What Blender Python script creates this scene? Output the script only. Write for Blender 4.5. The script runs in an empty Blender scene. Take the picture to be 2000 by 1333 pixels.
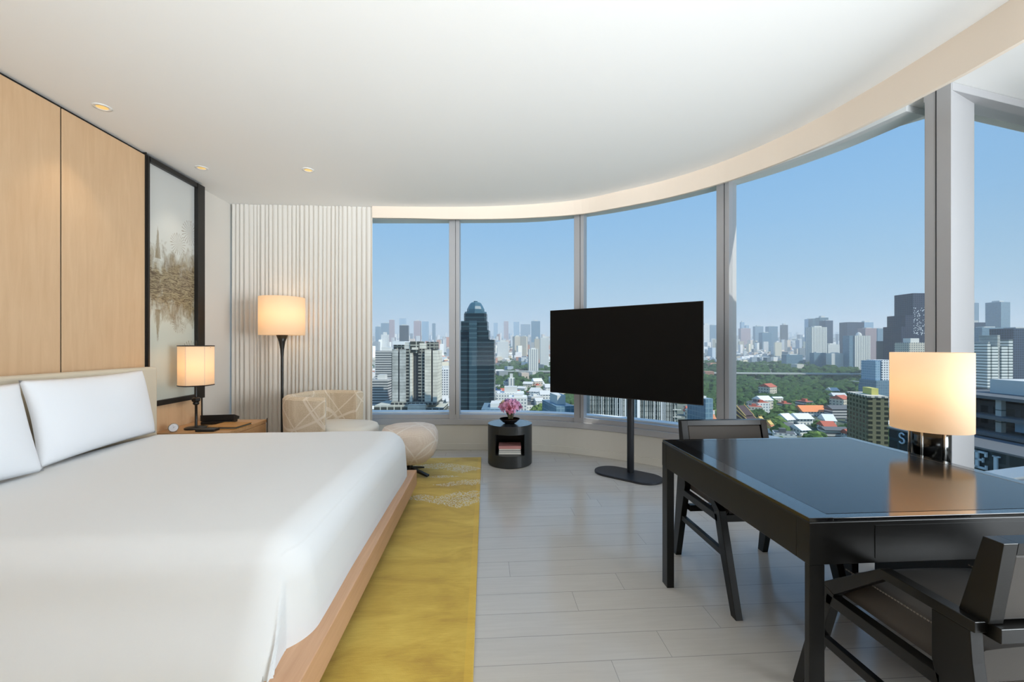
import bpy, bmesh, math, random
from mathutils import Vector, Matrix, noise
S = bpy.context.scene
COL = S.collection
PI = math.pi
random.seed(7)

# ------------------------------------------------------------------ camera
F, HZ, CH, YAW = 816.0, 674.0, 1.25, math.atan(52/816)
cam = bpy.data.cameras.new('camera'); cam_o = bpy.data.objects.new('camera', cam); COL.objects.link(cam_o)
cam.sensor_width = 36; cam.lens = 36*F/2000; cam.shift_y = (HZ-666.5)/2000
cam.clip_end = 30000; cam.clip_start = 0.05
cam_o.location = (0, 0, CH); cam_o.rotation_euler = (PI/2, 0, -YAW)
S.camera = cam_o

# ------------------------------------------------------------------ world, sun, big lights, exposure
S.view_settings.view_transform = 'Standard'; S.view_settings.look = 'None'
S.view_settings.exposure = 0.0; S.view_settings.gamma = 1.0
S.view_settings.use_curve_mapping = False
S.cycles.volume_bounces = 3
W = bpy.data.worlds.new('world'); S.world = W; W.use_nodes = True
nt = W.node_tree; nt.nodes.clear()
wo = nt.nodes.new('ShaderNodeOutputWorld'); bg = nt.nodes.new('ShaderNodeBackground')
tc = nt.nodes.new('ShaderNodeTexCoord'); sx = nt.nodes.new('ShaderNodeSeparateXYZ'); cr = nt.nodes.new('ShaderNodeValToRGB')
nt.links.new(tc.outputs['Generated'], sx.inputs[0]); nt.links.new(sx.outputs['Z'], cr.inputs[0])
def lin(c):
    return tuple((x/255/12.92 if x/255 <= .04045 else ((x/255+.055)/1.055)**2.4) for x in c)
def rgba(c): return (*lin(c), 1)
E_ = cr.color_ramp.elements
E_[0].position = 0.0; E_[0].color = rgba((178, 208, 224))
E_[1].position = 1.0; E_[1].color = rgba((70, 130, 210))
for p, c in ((.035, (170, 203, 227)), (.12, (162, 201, 230)), (.25, (146, 193, 234)), (.42, (132, 184, 234)), (.6, (118, 176, 232))):
    e = E_.new(p); e.color = rgba(c)
nt.links.new(cr.outputs[0], bg.inputs[0]); bg.inputs[1].default_value = 1.0
nt.links.new(bg.outputs[0], wo.inputs[0])

def lamp(name, kind, loc, energy, color=(1, 1, 1), rot=(0, 0, 0), **kw):
    l = bpy.data.lights.new(name, kind); l.energy = energy; l.color = color
    for k, v in kw.items(): setattr(l, k, v)
    o = bpy.data.objects.new(name, l); COL.objects.link(o); o.location = loc; o.rotation_euler = rot
    return o
sun = lamp('sun', 'SUN', (0, 0, 50), 4.5, (1, .95, .86), angle=math.radians(.6))
sun.rotation_euler = Vector((-.50, .50, -.70)).to_track_quat('-Z', 'Y').to_euler()
# two added fill lamps, unseen: one to the right, one behind the camera
aim = Vector((-2.2, 4.2, 1.55))-Vector((4.3, -.9, 1.3))
lamp('side_fill', 'AREA', (4.3, -.7, 1.3), 66, (.86, .94, 1), tuple(aim.to_track_quat('-Z', 'Y').to_euler()), shape='RECTANGLE', size=2.4, size_y=2.0, spread=math.radians(80))
lamp('ceiling_fill', 'AREA', (.4, -2.7, 1.0), 124, (.90, .955, 1), (math.radians(124), 0, 0), shape='RECTANGLE', size=4.2, size_y=.9, spread=math.radians(72))

# ------------------------------------------------------------------ materials
def mat(name, col, rough=.6, metal=0, spec=.5, alpha=None, emit=None, estr=0, sub=0, coat=0, sheen=0):
    m = bpy.data.materials.new(name); m.use_nodes = True
    b = m.node_tree.nodes['Principled BSDF']
    b.inputs['Base Color'].default_value = rgba(col); b.inputs['Roughness'].default_value = rough
    b.inputs['Metallic'].default_value = metal; b.inputs['Specular IOR Level'].default_value = spec
    if emit: b.inputs['Emission Color'].default_value = rgba(emit); b.inputs['Emission Strength'].default_value = estr
    if coat: b.inputs['Coat Weight'].default_value = coat; b.inputs['Coat Roughness'].default_value = .05
    if sheen: b.inputs['Sheen Weight'].default_value = sheen
    return m
class N:
    "small node-tree helper"
    def __init__(s, m): s.m = m; s.t = m.node_tree; s.b = s.t.nodes.get('Principled BSDF')
    def n(s, typ, **kw):
        x = s.t.nodes.new('ShaderNode'+typ)
        for k, v in kw.items():
            if k.startswith('i_'):
                key = k[2:]; key = int(key) if key.isdigit() else key.replace('_', ' ')
                x.inputs[key].default_value = v
            else: setattr(x, k, v)
        return x
    def l(s, a, b): s.t.links.new(a, b)
    def coord(s, kind='Object', scale=(1, 1, 1), loc=(0, 0, 0), rot=(0, 0, 0)):
        c = s.n('TexCoord'); mp = s.n('Mapping'); mp.inputs['Scale'].default_value = scale; mp.inputs['Location'].default_value = loc; mp.inputs['Rotation'].default_value = rot
        s.l(c.outputs[kind], mp.inputs[0]); return mp.outputs[0]
    def math(s, op, a, b=None, c=None, clamp=False):
        x = s.n('Math', operation=op, use_clamp=clamp)
        for i, v in enumerate((a, b, c)):
            if v is None: continue
            if isinstance(v, (int, float)): x.inputs[i].default_value = v
            else: s.l(v, x.inputs[i])
        return x.outputs[0]
    def noise(s, vec, scale=5, detail=3, rough=.5, dist=0):
        x = s.n('TexNoise'); x.inputs['Scale'].default_value = scale; x.inputs['Detail'].default_value = detail
        x.inputs['Roughness'].default_value = rough; x.inputs['Distortion'].default_value = dist
        s.l(vec, x.inputs['Vector']); return x.outputs['Fac']
    def ramp(s, fac, stops, interp='LINEAR'):
        r = s.n('ValToRGB'); r.color_ramp.interpolation = interp; e = r.color_ramp.elements
        e[0].position, e[0].color = stops[0][0], rgba(stops[0][1]); e[1].position, e[1].color = stops[-1][0], rgba(stops[-1][1])
        for p, c in stops[1:-1]: q = e.new(p); q.color = rgba(c)
        s.l(fac, r.inputs[0]); return r.outputs[0]
    def mix(s, fac, a, b):
        x = s.n('Mix', data_type='RGBA')
        for k, v in ((0, fac), (6, a), (7, b)):
            if isinstance(v, (int, float)): x.inputs[k].default_value = v
            elif isinstance(v, tuple): x.inputs[k].default_value = rgba(v)
            else: s.l(v, x.inputs[k])
        return x.outputs[2]
    def sep(s, vec):
        x = s.n('SeparateXYZ'); s.l(vec, x.inputs[0]); return x.outputs
    def bump(s, h, strength=.2, dist=.01):
        x = s.n('Bump'); x.inputs['Strength'].default_value = strength; x.inputs['Distance'].default_value = dist
        s.l(h, x.inputs['Height']); s.l(x.outputs[0], s.b.inputs['Normal'])
    def base(s, c): s.l(c, s.b.inputs['Base Color'])

def m_paint(name, col, rough=.7):
    m = mat(name, col, rough, spec=.25); k = N(m); k.bump(k.noise(k.coord(), 160, 2), .04, .002); return m
M = {}
M['ceiling'] = m_paint('white ceiling paint', (240, 240, 238), .8)
M['wall'] = m_paint('warm white wall paint', (224, 220, 213), .8)
M['kneewall'] = m_paint('cream wall paint', (214, 210, 200), .75)
M['fascia'] = m_paint('cream fascia paint', (238, 224, 208), .75)
M['frame'] = mat('powder coated grey window frame', (176, 176, 178), .45)
M['sill_white'] = mat('white outer sill', (236, 240, 242), .4)
M['black'] = mat('satin black', (22, 21, 20), .38)
M['black_metal'] = mat('dark grey metal', (44, 47, 52), .42, metal=.3)
M['blackwood'] = mat('black stained wood', (15, 14, 13), .3, spec=.35); k = N(M['blackwood']); k.bump(k.noise(k.coord(scale=(8, 8, 60)), 6, 3), .04, .002)
M['dim_back'] = mat('brown back wall darkened against bounce', (112, 92, 72), .6)  # dark tone for the unseen back wall, chosen to cut bounce light
M['reveal'] = mat('dark shadow gap', (28, 24, 20), .8)

def wood(name, c1, c2, scale=(1, 1, 1), rough=.42, axis_scale=(30, 30, 1.5)):
    m = mat(name, c1, rough); k = N(m)
    v = k.coord(scale=axis_scale)
    n1 = k.noise(v, 1.2, 6, .6, .6); n2 = k.noise(k.coord(scale=(2, 2, 2)), 1.2, 2)
    f = k.math('ADD', k.math('MULTIPLY', n1, .75), k.math('MULTIPLY', n2, .3))
    k.base(k.ramp(f, [(.2, c2), (.8, c1)])); k.bump(n1, .03, .002); return m
M['maple'] = wood('figured maple veneer', (224, 190, 152), (206, 168, 128), axis_scale=(22, 22, 2.2))
M['bedwood'] = wood('oak bed frame', (214, 172, 136), (186, 140, 104), axis_scale=(30, 2.0, 30))
M['oak'] = wood('oak veneer', (206, 164, 118), (176, 132, 88), axis_scale=(2.5, 24, 24))

def m_fabric(name, col, rough=.9, scale=400, st=.12):
    m = mat(name, col, rough, spec=.15, sheen=.15); k = N(m); k.bump(k.noise(k.coord(), scale, 2), st, .002); return m
M['linen'] = m_fabric('white bed linen', (224, 225, 225), .9, 500, .05)
k = N(M['linen']); 
M['pillow'] = m_fabric('white pillow cotton', (240, 242, 246), .9, 500, .05)
M['headboard'] = m_fabric('cream leather headboard', (212, 200, 178), .55, 220, .06)
M['curtain'] = m_fabric('greige curtain fabric', (222, 218, 210), .9, 300, .15)
M['shade_thin'] = None
M['leather'] = m_fabric('grey brown leather', (70, 65, 60), .42, 260, .05)
M['stitch'] = mat('taupe stitching', (118, 110, 102), .7)
M['book_pink'] = mat('pink book cover', (196, 138, 134), .6)
M['book_white'] = mat('pale book cover', (206, 210, 208), .6)
M['book_dark'] = mat('dark book cover', (70, 78, 78), .6)
M['paper'] = mat('paper pages', (232, 230, 222), .9)
M['copper'] = mat('copper inside of bowl', (214, 150, 100), .3, metal=.7)
M['chrome'] = mat('brushed nickel', (190, 192, 192), .25, metal=1)
M['gunmetal'] = mat('gunmetal', (74, 76, 76), .16, metal=1)
M['screen'] = mat('black display', (3, 3, 3), .45, spec=.16)
M['gold'] = mat('gold reflector', (230, 190, 110), .3, metal=.6, emit=(255, 214, 140), estr=.6)
M['white_metal'] = mat('white metal', (232, 232, 228), .4)
M['clock_face'] = mat('white clock dial', (226, 226, 230), .4)
M['leather_tan'] = mat('tan leather folder', (176, 126, 62), .5)

def m_floor():
    m = mat('greige oak planks', (176, 164, 150), .3); k = N(m)
    geo = k.n('TexCoord'); s = k.sep(geo.outputs['Object'])
    row = k.math('DIVIDE', k.math('ADD', s[1], 10.0), .155); rf = k.math('FLOOR', row); fy = k.math('FRACT', row)
    wn = k.n('TexWhiteNoise', noise_dimensions='1D'); k.l(rf, wn.inputs['W'])
    col = k.math('DIVIDE', k.math('ADD', k.math('ADD', s[0], 20.0), k.math('MULTIPLY', wn.outputs['Value'], 1.7)), 1.7)
    cf = k.math('FLOOR', col); fx = k.math('FRACT', col)
    wn2 = k.n('TexWhiteNoise', noise_dimensions='2D'); cmb = k.n('CombineXYZ'); k.l(rf, cmb.inputs[0]); k.l(cf, cmb.inputs[1]); k.l(cmb.outputs[0], wn2.inputs['Vector'])
    gap = k.math('MAXIMUM', k.math('LESS_THAN', fy, .018), k.math('LESS_THAN', fx, .0014))
    v = k.n('Vector_Math' if False else 'CombineXYZ'); k.l(k.math('ADD', k.math('MULTIPLY', s[0], 1.6), k.math('MULTIPLY', wn2.outputs['Value'], 30)), v.inputs[0]); k.l(k.math('MULTIPLY', s[1], 22), v.inputs[1])
    g = k.noise(v.outputs[0], 1.5, 5, .6, 1.2)
    c = k.ramp(g, [(.2, (188, 183, 175)), (.55, (196, 191, 183)), (.8, (200, 196, 188))])
    c = k.mix(k.math('MULTIPLY', wn2.outputs['Value'], .35), c, (182, 176, 167))
    c = k.mix(k.math('MULTIPLY', gap, .55), c, (104, 100, 98)); k.base(c)
    r = k.math('ADD', k.math('MULTIPLY', g, .08), .13); k.l(r, k.b.inputs['Roughness'])
    h = k.math('SUBTRACT', k.math('MULTIPLY', g, .15), gap); k.bump(h, .25, .002)
    return m
M['floor'] = m_floor()

def m_rug():
    m = mat('yellow wool rug', (196, 168, 60), .95, spec=.1, sheen=.3); k = N(m)
    o = k.coord(); s = k.sep(o)
    n1 = k.noise(k.coord(scale=(1, 2.2, 1)), 2.4, 4, .6, .8); n2 = k.noise(k.coord(scale=(1, 12, 1)), 14, 3, .7)
    f = k.math('ADD', k.math('MULTIPLY', n1, .75), k.math('MULTIPLY', n2, .28))
    c = k.ramp(f, [(.32, (178, 142, 56)), (.5, (202, 168, 68)), (.68, (220, 190, 88))])
    c = k.mix(k.math('MULTIPLY', k.math('LESS_THAN', k.math('ABSOLUTE', k.math('SUBTRACT', s[0], -.06)), .02), .35), c, (226, 184, 70))
    dots = None
    for cx, cy, aa, bb in ((-.22, 3.36, .32, .20), (-.52, 3.42, .2, .08), (-.12, 3.78, .26, .10), (-.33, 3.72, .16, .05), (-.22, 4.18, .22, .14), (-.48, 4.3, .36, .12), (-.40, 3.95, .2, .05), (-.1, 3.5, .12, .07)):
        d = k.math('ADD', k.math('DIVIDE', k.math('ABSOLUTE', k.math('SUBTRACT', s[0], cx)), aa), k.math('DIVIDE', k.math('ABSOLUTE', k.math('SUBTRACT', s[1], cy)), bb))
        d = k.math('SUBTRACT', 1, d, clamp=True)
        dots = d if dots is None else k.math('MAXIMUM', dots, d)
    vo = k.n('TexVoronoi'); vo.inputs['Scale'].default_value = 88; k.l(o, vo.inputs['Vector'])
    nn = k.noise(o, 26, 2)
    dm = k.math('MULTIPLY', k.math('MULTIPLY', k.math('LESS_THAN', vo.outputs['Distance'], .45), k.math('GREATER_THAN', dots, .02)), k.math('GREATER_THAN', k.math('ADD', dots, k.math('MULTIPLY', k.math('SUBTRACT', nn, .5), .5)), .10))
    c = k.mix(k.math('MULTIPLY', dm, .95), c, (218, 216, 200)); k.base(c)
    k.bump(k.noise(o, 300, 2), .4, .004); return m
M['rug'] = m_rug()

def m_uphol():
    m = mat('beige woven upholstery with pale lines', (198, 178, 150), .9, spec=.15, sheen=.2); k = N(m); o = k.coord()
    sp = k.sep(o); ln = None
    for a_, b_, c_, o_ in ((1.0, .35, .75, .1), (-.8, .5, .9, .35), (.25, 1.1, -.6, .6), (.5, -.9, .35, .8)):
        q = k.math('ADD', k.math('ADD', k.math('MULTIPLY', sp[0], a_*3.1), k.math('MULTIPLY', sp[1], b_*3.1)), k.math('MULTIPLY', sp[2], c_*3.1))
        q = k.math('LESS_THAN', k.math('ABSOLUTE', k.math('SUBTRACT', k.math('FRACT', k.math('ADD', q, o_)), .5)), .022)
        ln = q if ln is None else k.math('MAXIMUM', ln, q)
    w = k.n('TexVoronoi'); w.inputs['Scale'].default_value = 110; w.inputs['Randomness'].default_value = .25; k.l(o, w.inputs['Vector'])
    c = k.ramp(w.outputs['Distance'], [(.1, (182, 158, 126)), (.6, (214, 198, 174))])
    c = k.mix(k.math('MULTIPLY', ln, .8), c, (228, 216, 200)); k.base(c); k.bump(w.outputs['Distance'], .3, .004); return m
M['uphol'] = m_uphol()
M['uphol_seat'] = m_fabric('pale cream upholstery', (222, 216, 204), .9, 250, .15)

def m_shade(name, warm, strength):
    m = bpy.data.materials.new(name); m.use_nodes = True; t = m.node_tree; t.nodes.clear()
    o = t.nodes.new('ShaderNodeOutputMaterial'); d = t.nodes.new('ShaderNodeBsdfDiffuse'); tr = t.nodes.new('ShaderNodeBsdfTranslucent'); mx = t.nodes.new('ShaderNodeMixShader')
    d.inputs[0].default_value = rgba((240, 226, 204)); tr.inputs[0].default_value = rgba(warm); mx.inputs[0].default_value = .5
    t.links.new(d.outputs[0], mx.inputs[1]); t.links.new(tr.outputs[0], mx.inputs[2])
    # the lit fabric of the shade gives off its lamp's light
    e = t.nodes.new('ShaderNodeEmission'); e.inputs[0].default_value = rgba(warm); e.inputs[1].default_value = strength
    ad = t.nodes.new('ShaderNodeAddShader'); t.links.new(mx.outputs[0], ad.inputs[0]); t.links.new(e.outputs[0], ad.inputs[1]); t.links.new(ad.outputs[0], o.inputs[0])
    return m
M['shade'] = m_shade('lit cream lamp shade', (255, 224, 182), .24)

def m_glass():
    m = bpy.data.materials.new('window glass'); m.use_nodes = True; t = m.node_tree; t.nodes.clear()
    o = t.nodes.new('ShaderNodeOutputMaterial'); tr = t.nodes.new('ShaderNodeBsdfTransparent'); gl = t.nodes.new('ShaderNodeBsdfGlossy'); mx = t.nodes.new('ShaderNodeMixShader'); lw = t.nodes.new('ShaderNodeLayerWeight'); lw.inputs[0].default_value = .5; pw = t.nodes.new('ShaderNodeMath'); pw.operation = 'POWER'; pw.inputs[1].default_value = 5; t.links.new(lw.outputs['Facing'], pw.inputs[0])
    fr = t.nodes.new('ShaderNodeMath'); fr.operation = 'MULTIPLY_ADD'; fr.inputs[1].default_value = .35; fr.inputs[2].default_value = .003; t.links.new(pw.outputs[0], fr.inputs[0])
    gl.inputs['Roughness'].default_value = .0; tr.inputs[0].default_value = (.97, .985, .985, 1)
    t.links.new(fr.outputs[0], mx.inputs[0]); t.links.new(tr.outputs[0], mx.inputs[1]); t.links.new(gl.outputs[0], mx.inputs[2]); t.links.new(mx.outputs[0], o.inputs[0]); return m
M['glass'] = m_glass()

def m_art():
    m = mat('reed landscape print on pale glass', (200, 204, 196), .18); k = N(m)
    uv = k.coord('UV'); s = k.sep(uv); u, v = s[0], s[1]
    bgc = k.ramp(v, [(0, (192, 200, 192)), (.35, (204, 208, 196)), (.75, (208, 210, 206)), (1, (200, 202, 200))])
    n1 = k.noise(k.coord('UV', scale=(4, 8, 1)), 1.6, 5, .65, .5)
    edge = k.math('MULTIPLY', k.math('SUBTRACT', n1, .5), .34)
    hgt = k.math('ADD', .15, k.math('MULTIPLY', u, .05))       # half height of the reed band, taller to the right
    d = k.math('ABSOLUTE', k.math('SUBTRACT', v, .50))
    band = k.math('MULTIPLY', k.math('SUBTRACT', k.math('ADD', hgt, edge), d), 9, clamp=True)
    hl = k.noise(k.coord('UV', scale=(7, 120, 1)), 1, 5, .7, 2.0)
    vl = k.noise(k.coord('UV', scale=(70, 12, 1)), 1, 5, .75, 2.5)
    core = k.math('MULTIPLY', k.math('SUBTRACT', .12, d), 14, clamp=True)
    lines = k.math('ADD', k.math('MULTIPLY', core, hl), k.math('MULTIPLY', k.math('SUBTRACT', 1, core), vl))
    ink = k.math('MULTIPLY', k.math('SUBTRACT', lines, .44), 7, clamp=True)
    c = k.mix(k.math('MULTIPLY', band, .9), bgc, k.ramp(k.noise(k.coord('UV', scale=(2, 5, 1)), 2, 3), [(.3, (140, 122, 92)), (.7, (172, 156, 116))]))
    c = k.mix(k.math('MULTIPLY', k.math('MULTIPLY', ink, band), .85), c, (70, 52, 40))
    # pointed tower and its mirror image below
    for v0, sg in ((.63, 1), (.37, -1)):
        hh = k.math('MULTIPLY', k.math('SUBTRACT', v, v0), sg)
        w_ = k.math('SUBTRACT', k.math('ADD', .05, k.math('MULTIPLY', k.math('SUBTRACT', vl, .5), .12)), k.math('MULTIPLY', hh, .42), clamp=True)
        tw = k.math('LESS_THAN', k.math('ABSOLUTE', k.math('SUBTRACT', u, .2)), w_)
        tw = k.math('MULTIPLY', tw, k.math('MULTIPLY', k.math('LESS_THAN', hh, .12), k.math('GREATER_THAN', hh, -.02)))
        c = k.mix(k.math('MULTIPLY', tw, k.math('ADD', .35, k.math('MULTIPLY', vl, .6))), c, (122, 104, 66))
    # palm-like bursts
    for cx, cy, r in ((.62, .70, .17), (.9, .77, .2), (.62, .33, .13), (.9, .2, .2)):
        dx = k.math('SUBTRACT', u, cx); dy = k.math('MULTIPLY', k.math('SUBTRACT', v, cy), 3.4)
        rr = k.math('SQRT', k.math('ADD', k.math('MULTIPLY', dx, dx), k.math('MULTIPLY', dy, dy)))
        an = k.math('ARCTAN2', dy, dx); sp = k.math('ABSOLUTE', k.math('SINE', k.math('ADD', k.math('MULTIPLY', an, 11), k.math('MULTIPLY', n1, 6))))
        b = k.math('MULTIPLY', k.math('LESS_THAN', rr, r), k.math('LESS_THAN', k.math('ADD', sp, k.math('MULTIPLY', vl, .5)), .55))
        c = k.mix(k.math('MULTIPLY', b, .6), c, (112, 92, 56))
    k.base(c); return m
M['art'] = m_art()

# ------------------------------------------------------------------ geometry helpers
class G:
    def __init__(s): s.v = []; s.f = []; s.uv = []
    def add(s, vs, fs, uvs=None):
        n = len(s.v); s.v += [tuple(p) for p in vs]
        for i, f in enumerate(fs):
            s.f.append([n+a for a in f]); s.uv.append(uvs[i] if uvs else None)
        return s
    def box(s, x0, x1, y0, y1, z0, z1, rot=0, c=None):
        V = [(x, y, z) for z in (z0, z1) for x, y in ((x0, y0), (x1, y0), (x1, y1), (x0, y1))]
        if rot:
            cx, cy = c if c else ((x0+x1)/2, (y0+y1)/2); ca, sa = math.cos(rot), math.sin(rot)
            V = [(cx+(x-cx)*ca-(y-cy)*sa, cy+(x-cx)*sa+(y-cy)*ca, z) for x, y, z in V]
        dx, dy, dz = x1-x0, y1-y0, z1-z0
        def q(w, h): return [(0, 0), (w, 0), (w, h), (0, h)]
        z = [(0, 0)]*4
        s.add(V, [(0, 1, 5, 4), (1, 2, 6, 5), (2, 3, 7, 6), (3, 0, 4, 7), (4, 5, 6, 7), (3, 2, 1, 0)], [q(dx, dz), q(dy, dz), q(dx, dz), q(dy, dz), z, z]); return s
    def prism(s, poly, z0, z1):
        n = len(poly); V = [(x, y, z0) for x, y in poly]+[(x, y, z1) for x, y in poly]; fs = []; us = []; acc = 0
        for i in range(n):
            j = (i+1) % n; d = math.dist(poly[i], poly[j]); fs.append((i, j, n+j, n+i)); us.append([(acc, 0), (acc+d, 0), (acc+d, z1-z0), (acc, z1-z0)]); acc += d
        fs += [tuple(range(n, 2*n)), tuple(range(n-1, -1, -1))]; us += [[(0, 0)]*n]*2
        return s.add(V, fs, us)
    def xprism(s, poly, x0, x1):      # polygon in (y,z) extruded along x
        n = len(poly); V = [(x0, y, z) for y, z in poly]+[(x1, y, z) for y, z in poly]
        fs = [(i, (i+1) % n, n+(i+1) % n, n+i) for i in range(n)]+[tuple(range(n, 2*n)), tuple(range(n-1, -1, -1))]
        return s.add(V, fs)
    def lathe(s, prof, n=32, c=(0, 0), closed=False, sx=1, sy=1):
        V = []; fs = []
        for r, z in prof:
            for i in range(n):
                t = 2*PI*i/n; V.append((c[0]+r*math.cos(t)*sx, c[1]+r*math.sin(t)*sy, z))
        m = len(prof)
        for j in range(m-1):
            for i in range(n):
                k2 = (i+1) % n; fs.append((j*n+i, j*n+k2, (j+1)*n+k2, (j+1)*n+i))
        if closed:
            for i in range(n): k2 = (i+1) % n; fs.append(((m-1)*n+i, (m-1)*n+k2, k2, i))
        else:
            if prof[0][0] > 1e-5: fs.append(tuple(range(n-1, -1, -1)))
            if prof[-1][0] > 1e-5: fs.append(tuple((m-1)*n+i for i in range(n)))
        return s.add(V, fs)
    def tube(s, pts, r, n=10, r2=None, caps=True):
        pts = [Vector(p) for p in pts]; m = len(pts); V = []; fs = []
        ref = Vector((0, 0, 1)); 
        for i, p in enumerate(pts):
            d = (pts[min(i+1, m-1)]-pts[max(i-1, 0)]).normalized()
            a = d.cross(ref if abs(d.dot(ref)) < .95 else Vector((1, 0, 0))).normalized(); b = d.cross(a)
            rr = r if r2 is None else r+(r2-r)*i/(m-1)
            for j in range(n):
                t = 2*PI*j/n; V.append(p+a*rr*math.cos(t)+b*rr*math.sin(t))
        for i in range(m-1):
            for j in range(n):
                k2 = (j+1) % n; fs.append((i*n+j, i*n+k2, (i+1)*n+k2, (i+1)*n+j))
        if caps: fs += [tuple(range(n-1, -1, -1)), tuple((m-1)*n+j for j in range(n))]
        return s.add(V, fs)
    def bar(s, p, q, w, h, up=(0, 0, 1), w2=None, h2=None):
        p = Vector(p); q = Vector(q); d = (q-p).normalized(); a = d.cross(Vector(up)).normalized(); b = a.cross(d)
        V = []
        for c, ww, hh in ((p, w, h), (q, w2 or w, h2 or h)):
            V += [c-a*ww/2-b*hh/2, c+a*ww/2-b*hh/2, c+a*ww/2+b*hh/2, c-a*ww/2+b*hh/2]
        return s.add(V, [(0, 1, 5, 4), (1, 2, 6, 5), (2, 3, 7, 6), (3, 0, 4, 7), (4, 5, 6, 7), (3, 2, 1, 0)])
    def grid(s, nu, nv, fn, uvfn=None):
        V = [fn(i/nu, j/nv) for j in range(nv+1) for i in range(nu+1)]; fs = []; us = []
        for j in range(nv):
            for i in range(nu):
                a = j*(nu+1)+i; fs.append((a, a+1, a+nu+2, a+nu+1)); us.append([(i/nu, j/nv), ((i+1)/nu, j/nv), ((i+1)/nu, (j+1)/nv), (i/nu, (j+1)/nv)])
        return s.add(V, fs, us)
    def build(s, name, m, parent=None, loc=None, bevel=0, seg=2, smooth=False, weld=False, solid=0, sub=0, label=None, recalc=True, auto=False):
        me = bpy.data.meshes.new(name)
        L = Vector(loc) if loc is not None else (Vector(parent['_base']) if parent is not None and '_base' in parent else Vector((0, 0, 0)))
        me.from_pydata([tuple(Vector(p)-L) for p in s.v], [], s.f); 
        ul = me.uv_layers.new(name='UVMap'); k = 0
        for pi, p in enumerate(me.polygons):
            u = s.uv[pi]
            for j, li in enumerate(p.loop_indices):
                if u: ul.data[li].uv = u[j]
        if weld or recalc:
            bm = bmesh.new(); bm.from_mesh(me)
            if weld: bmesh.ops.remove_doubles(bm, verts=bm.verts, dist=1e-5)
            if recalc: bmesh.ops.recalc_face_normals(bm, faces=bm.faces)
            bm.to_mesh(me); bm.free()
        if smooth: me.polygons.foreach_set('use_smooth', [True]*len(me.polygons))
        me.materials.append(m)
        o = bpy.data.objects.new(name, me); COL.objects.link(o)
        if parent is not None: o.parent = parent
        elif loc is not None: o.location = loc
        if solid: x = o.modifiers.new('solid', 'SOLIDIFY'); x.thickness = solid; x.offset = 0
        if bevel:
            x = o.modifiers.new('bevel', 'BEVEL'); x.width = bevel; x.segments = seg; x.limit_method = 'ANGLE'; x.angle_limit = math.radians(35)
            if smooth or seg > 1: x.harden_normals = False
        if sub: x = o.modifiers.new('sub', 'SUBSURF'); x.levels = sub; x.render_levels = sub
        if label: o['label'] = label
        return o
def thing(name, loc, label, cat, group=None, rotz=0, world_parts=True):
    o = bpy.data.objects.new(name, None); COL.objects.link(o); o.location = loc; o.rotation_euler = (0, 0, rotz); o.empty_display_size = .1
    o['label'] = label; o['category'] = cat
    if group: o['group'] = group
    if world_parts: o['_base'] = loc
    return o
def tag(o, label, cat, group=None, kind=None):
    o['label'] = label; o['category'] = cat
    if group: o['group'] = group
    if kind: o['kind'] = kind
    return o
def struct(o): o['kind'] = 'structure'; return o
def dup_tree(root, loc=None, rotz=None, label=None, group=None):
    r = root.copy(); COL.objects.link(r)
    if loc is not None: r.location = loc
    if rotz is not None: r.rotation_euler = (0, 0, rotz)
    if label: r['label'] = label
    if group: r['group'] = group
    for ch in list(root.children):
        c = ch.copy(); COL.objects.link(c); c.parent = r
        for g in ch.children:
            d = g.copy(); COL.objects.link(d); d.parent = c
    return r
def cam_pt(px, D, z=None, py=None):
    "world point on the sight line through photo column px at depth D (metres along the view axis)"
    xc = (px-1000)/F*D; X = xc*math.cos(YAW)+D*math.sin(YAW); Y = D*math.cos(YAW)-xc*math.sin(YAW)
    if z is None: z = CH+(HZ-py)/F*D
    return Vector((X, Y, z))
def catmull(P, n=8):
    P = [Vector(p) for p in P]; out = []
    Q = [2*P[0]-P[1]]+P+[2*P[-1]-P[-2]]
    for i in range(1, len(Q)-2):
        for j in range(n):
            t = j/n; a, b, c, d = Q[i-1:i+3]
            out.append(.5*((2*b)+(c-a)*t+(2*a-5*b+4*c-d)*t*t+(3*b-a-3*c+d)*t**3))
    out.append(P[-1]); return out
def offset(P, d):     # positive = to the left of travel
    out = []
    for i, p in enumerate(P):
        t = (P[min(i+1, len(P)-1)]-P[max(i-1, 0)]).normalized(); out.append(Vector((p[0]-t[1]*d, p[1]+t[0]*d)))
    return out
def strip(g, A, B, z0a, z1a, z0b=None, z1b=None):
    "solid curved board between plan curves A (inner) and B (outer)"
    n = len(A); z0 = z0a if callable(z0a) else (lambda i: z0a); z1 = z1a if callable(z1a) else (lambda i: z1a)
    V = []
    for i in range(n):
        V += [(A[i][0], A[i][1], z0(i)), (B[i][0], B[i][1], z0(i)), (B[i][0], B[i][1], z1(i)), (A[i][0], A[i][1], z1(i))]
    fs = []
    for i in range(n-1):
        a = 4*i; b = a+4
        for q in range(4): fs.append((a+q, a+(q+1) % 4, b+(q+1) % 4, b+q))
    fs += [(0, 3, 2, 1), (4*(n-1), 4*(n-1)+1, 4*(n-1)+2, 4*(n-1)+3)]
    return g.add(V, fs)

ZC = 2.80
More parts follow.
